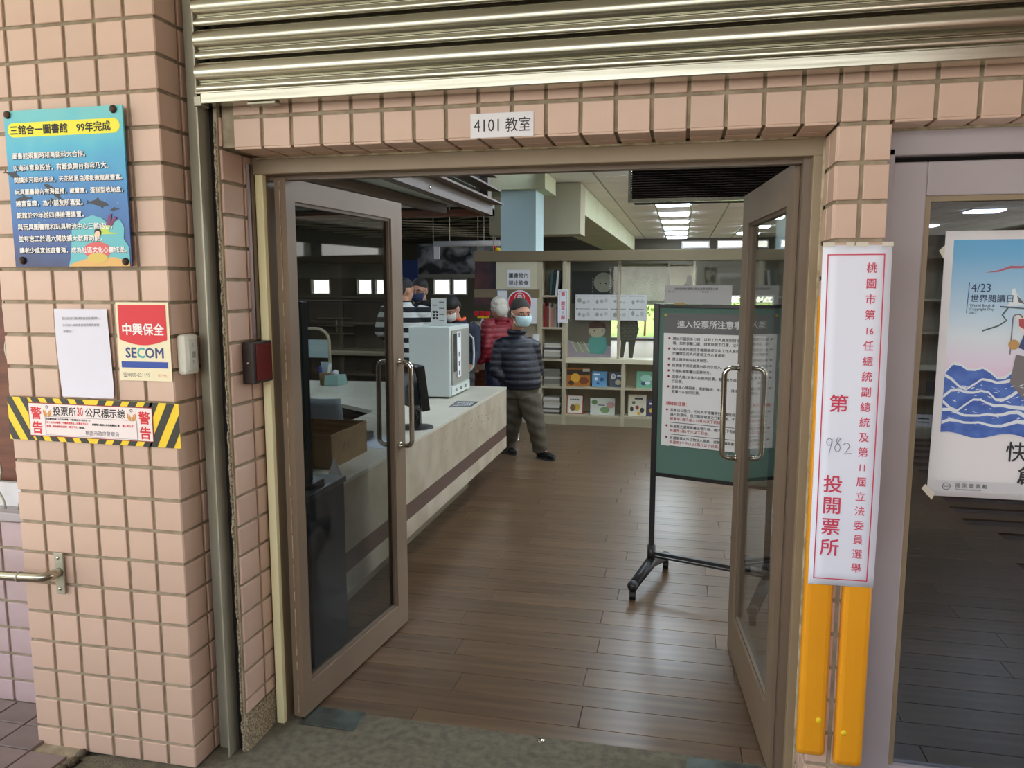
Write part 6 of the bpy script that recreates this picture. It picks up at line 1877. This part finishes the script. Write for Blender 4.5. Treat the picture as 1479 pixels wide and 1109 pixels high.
    if glasses:
        g_ = MB()
        for sg in (-1, 1):
            g_.tube([hp(sg * .032 + .022 * math.cos(a), -.094, .003 + .016 * math.sin(a)) for a in [2 * PI * q / 10 for q in range(11)]], .0016 * k, 5)
            g_.tube([hp(sg * .054, -.092, .006), hp(sg * .078, -.02, .006), hp(sg * .080, .01, .004)], .0015 * k, 5)
        g_.build('glasses', M_BLACKM, root)
    # jacket
    jb = MB()
    W = J.get('girth', Vector((1, 1, 1)))
    gx, gy = .205 * s * W.x, .145 * s * W.y
    pz = J['pelvis']
    jb.rings([((pz.x, pz.y, pz.z - .03 * s), gx * .93, gy * .98), ((pz.x, pz.y, pz.z + .02), gx * 1.0, gy * 1.05), (J['waist'], gx * .97, gy * 1.02), (J['chest'], gx * 1.0, gy * 1.0),
              ((J['neck'].x * .6 + J['chest'].x * .4, J['neck'].y * .6 + J['chest'].y * .4, J['neck'].z * .62 + J['chest'].z * .38), gx * .86, gy * .80),
              ((J['neck'].x, J['neck'].y, J['neck'].z - .035 * s), gx * .42, gy * .52), ((J['neck'].x, J['neck'].y, J['neck'].z + .012 * s), .066 * k, .066 * k)], 24, yaw)
    for S in 'LR':
        sh, el, ha = J['sh' + S], J['el' + S], J['ha' + S]
        jb.tube([sh * .75 + J['chest'] * .25 + Vector((0, 0, .02)), sh, sh.lerp(el, .5), el, el.lerp(ha, .5), ha], [.085 * s, .088 * s, .076 * s, .068 * s, .060 * s, .046 * s], 14)
    quilt = None
    if jacket == 'puffer':
        def quilt(co):
            t = (co.z - pz.z) / 0.060
            fr_ = t - math.floor(t)
            return 0.010 * (math.sin(PI * fr_) ** 0.5) - 0.006
        jb.tube([J['neck'] + Vector((.07 * math.cos(a), .07 * math.sin(a) + .01, .012)) for a in [2 * PI * q / 12 for q in range(13)]], .026, 8)
    elif jacket == 'hood':
        jb.tube([J['neck'] + Vector((.08 * math.cos(a), .08 * math.sin(a) + .01, .0)) for a in [2 * PI * q / 12 for q in range(13)]], .026, 8)
    remesh('jacket', jb, jm, root, vx, 3, quilt)
    if collar is not None:
        MB().tube([J['neck'] + Vector((.078 * math.cos(a), .075 * math.sin(a) - .005, .030 + .012 * math.sin(a * 2))) for a in [PI * .95 + PI * 1.15 * q / 12 for q in range(13)]], [.018] * 13, 8).build('collar', collar, root, smooth=True)
    # trousers
    tb_ = MB()
    tb_.rings([((pz.x, pz.y, pz.z - .13 * s), .165 * s, .115 * s), ((pz.x, pz.y, pz.z - .02), .175 * s, .125 * s), ((pz.x, pz.y, pz.z + .06), .16 * s, .115 * s)], 20, yaw)
    for S in 'LR':
        hi, kn, an = J['hip' + S], J['kn' + S], J['an' + S]
        tb_.tube([hi, hi.lerp(kn, .5), kn, kn.lerp(an, .6), an + Vector((0, 0, -.01))], [.105 * s * tw, .094 * s * tw, .078 * s * tw, .070 * s * tw, .066 * s * tw], 14)
    remesh('trousers', tb_, tm, root, vx, 3, (lambda co: 0.004 * math.sin(co.z * 60 + co.x * 25)) )
    if shoes:
        for S in 'LR':
            an, to = J['an' + S], J['to' + S]
            d = Vector((to.x - an.x, to.y - an.y, 0)).normalized()
            sb = MB()
            sb.ell(an + d * -.01 + Vector((0, 0, -an.z + .048)), .042 * s, .042 * s, .045 * s, 12, 8)
            sb.tube([Vector((an.x, an.y, .042)) - d * .04, Vector((an.x, an.y, .040)) + d * .06, Vector((an.x, an.y, .034)) + d * .13, Vector((an.x, an.y, .030)) + d * .19], [.036 * s, .042 * s, .044 * s, .026 * s], 12, sq=.85)
            so_ = remesh('shoe', sb, M_BLACK, root, 0.008, 2)
            p_ = Vector((an.x, an.y, 0)); w2_ = Vector((-d.y, d.x, 0))
            pts = [p_ + d * (.07 + .125 * math.cos(t)) + w2_ * .043 * s * math.sin(t) for t in [2 * PI * q / 20 for q in range(20)]]
            MB().prism([q_ + Vector((0, 0, .001)) for q_ in pts], (0, 0, .014)).build('sole', M_DARKG, so_)
    return root

def pose(x, y, ht, yaw=0.0, lean=0.0, drop=0.0):
    """standing joints; yaw 0 faces -Y"""
    k = ht / 1.70
    c_, s_ = math.cos(yaw), math.sin(yaw)
    def w(a, b, z): return (x + (a * c_ - b * s_) * k, y + (a * s_ + b * c_) * k, z * k)
    return dict(head=w(0, -0.03 - lean * .25, 1.575 - drop), neck=w(0, -lean * .15, 1.43 - drop * .6), chest=w(0, -lean * .08, 1.26 - drop * .3), waist=w(0, 0, 1.05), pelvis=w(0, 0, .92),
                shL=w(-.185, -lean * .12, 1.375 - drop * .5), shR=w(.185, -lean * .12, 1.375 - drop * .5), elL=w(-.25, .02 - lean * .1, 1.10), elR=w(.25, .02 - lean * .1, 1.10), haL=w(-.22, -.12, .88), haR=w(.22, -.12, .88),
                hipL=w(-.09, 0, .88), hipR=w(.09, 0, .88), knL=w(-.10, -.01, .48), knR=w(.10, -.01, .48), anL=w(-.10, .02, .085), anR=w(.10, .02, .085), toL=w(-.12, -.13, .03), toR=w(.12, -.13, .03))

# the man in the navy puffer jacket, striding toward the shelf with hands in his pockets
J = dict(head=P(752, 453, Y=7.05), neck=P(746, 481, Y=7.12), chest=P(746, 508, Y=7.12), waist=P(752, 533, Y=7.10), pelvis=P(754, 556, Y=7.10),
         shL=P(724, 498, Y=7.08), elL=P(715, 537, Y=7.02), haL=P(738, 552, Y=7.03), shR=P(769, 499, Y=7.18), elR=P(776, 538, Y=7.24), haR=P(766, 549, Y=7.16),
         hipL=P(745, 572, Y=7.14), knL=P(738, 618, Y=7.2), anL=P(730, 655, Y=7.32), toL=P(742, 664, Y=7.2),
         hipR=P(764, 572, Y=7.08), knR=P(774, 614, Y=7.06), anR=(-1.285, 7.13, .085), toR=(-1.13, 7.02, .03), girth=(1.0, 1.05, 1))
person('man in navy puffer jacket, olive trousers and pale mask, standing past the counter end', J, M_SKIN, hh=0.262, face=math.radians(38), tilt=math.radians(6), jacket='puffer', hair='short', mask=M_MASK, hm=mat('greying_hair', (52, 49, 46), .7, bump=.5, bscale=140), yaw=math.radians(20), jm=M_NAVY, tm=M_OLIVE, tw=1.22, s=0.92)

# elderly person with white hair in a red puffer jacket, turned away to the left
q = P(719, 445, Y=8.5)
J = pose(q.x, 8.52, 1.50, yaw=math.radians(-120))
J['head'] = P(719, 445, Y=8.48)
J['neck'] = P(722, 462, Y=8.52)
person('person with white hair in a red puffer jacket, turned away behind the man in navy', J, M_SKIN, hh=0.235, face=math.radians(-130), tilt=math.radians(14), jacket='puffer', hair='fluffy', mask=None, yaw=math.radians(-120), jm=M_REDJ, tm=M_NAVY2, hm=M_HAIRW, s=0.95)

# person in dark jacket with orange collar looking down
q = P(655, 446, Y=8.0)
J = pose(q.x + .02, 8.12, 1.66, yaw=math.radians(5), lean=.35, drop=.10)
J['head'] = P(652, 446, Y=7.98)
J['neck'] = P(661, 464, Y=8.08)
J['shL'] = P(636, 474, Y=8.06); J['shR'] = P(684, 476, Y=8.14)
J['elL'] = P(628, 505, Y=7.95); J['elR'] = P(686, 512, Y=8.05); J['haL'] = P(640, 512, Y=7.8); J['haR'] = P(680, 528, Y=7.85)
person('person in dark navy jacket with orange collar and white mask, looking down behind the appliance', J, M_SKIN, hh=0.245, face=math.radians(-12), tilt=math.radians(32), jacket='hood', hair='full', mask=M_MASKW, yaw=math.radians(5), jm=M_NAVY2, tm=M_DARKG, collar=mat('orange_lining', (236, 92, 52), .6), s=0.95)

# masked man in black with a navy mask
q = P(607, 420, Y=8.6)
J = pose(q.x, 8.65, 1.74, yaw=math.radians(-5))
J['head'] = P(606, 420, Y=8.6)
person('man with short black hair, glasses and navy mask, in black behind the striped sweater', J, M_SKIN, hh=0.27, face=math.radians(-8), tilt=math.radians(10), hair='short', mask=M_MASKN, jm=mat('black_cloth', (24, 24, 26), .8), tm=M_DARKG, glasses=True, s=0.95)

# striped sweater, seen from behind
def stripe_mat():
    m = bpy.data.materials.new('striped_knit')
    m.use_nodes = True
    n = m.node_tree; b = n.nodes['Principled BSDF']; b.inputs['Roughness'].default_value = .85
    tcn = n.nodes.new('ShaderNodeTexCoord'); sep = n.nodes.new('ShaderNodeSeparateXYZ')
    n.links.new(tcn.outputs['Object'], sep.inputs[0])
    ma = n.nodes.new('ShaderNodeMath'); ma.operation = 'MULTIPLY'; ma.inputs[1].default_value = 1 / 0.105
    n.links.new(sep.outputs[2], ma.inputs[0])
    fr_ = n.nodes.new('ShaderNodeMath'); fr_.operation = 'FRACT'
    n.links.new(ma.outputs[0], fr_.inputs[0])
    gt = n.nodes.new('ShaderNodeMath'); gt.operation = 'GREATER_THAN'; gt.inputs[1].default_value = .5
    n.links.new(fr_.outputs[0], gt.inputs[0])
    mx = n.nodes.new('ShaderNodeMix'); mx.data_type = 'RGBA'
    mx.inputs[6].default_value = lin((22, 26, 32)); mx.inputs[7].default_value = lin((214, 216, 212))
    n.links.new(gt.outputs[0], mx.inputs[0]); n.links.new(mx.outputs[2], b.inputs['Base Color'])
    return m
q = P(586, 440, Y=7.75)
J = pose(q.x, 7.75, 1.70, yaw=math.radians(165))
J['head'] = P(585, 420, Y=7.78); J['neck'] = P(584, 436, Y=7.76)
J['shL'] = P(613, 450, Y=7.75); J['shR'] = P(559, 450, Y=7.75)
J['elL'] = P(616, 480, Y=7.85); J['elR'] = P(549, 478, Y=7.7); J['haL'] = P(606, 492, Y=8.0); J['haR'] = P(562, 492, Y=7.95)
person('person in a black and white striped sweater, seen from behind beside the door edge', J, M_SKIN, hh=0.25, face=math.radians(150), tilt=math.radians(8), hair='short', jm=stripe_mat(), tm=M_DARKG, yaw=math.radians(165), s=1.0)

# ------------------------------------------------------------------ lettering becomes plain mesh
bpy.context.view_layer.update()
_dg = bpy.context.evaluated_depsgraph_get()
_new = []
for o, bold in TEXTS:
    me = bpy.data.meshes.new_from_object(o.evaluated_get(_dg))
    if bold:
        bm = bmesh.new()
        for q, (dx, dy) in enumerate(((-1, 0), (1, 0), (0, 1), (0, -1))):
            n0 = len(bm.verts)
            bm.from_mesh(me)
            bm.verts.ensure_lookup_table()
            for v in bm.verts[n0:]: v.co += Vector((dx * bold, dy * bold, 0.00004 * q))
        bm.to_mesh(me)
        bm.free()
    _new.append((o, me))
for o, me in _new:
    me.name = 'lettering'
    n = bpy.data.objects.new('lettering', me)
    COL.objects.link(n)
    n.parent = o.parent
    n.matrix_parent_inverse = o.matrix_parent_inverse
    n.matrix_basis = o.matrix_basis
    bpy.data.objects.remove(o)
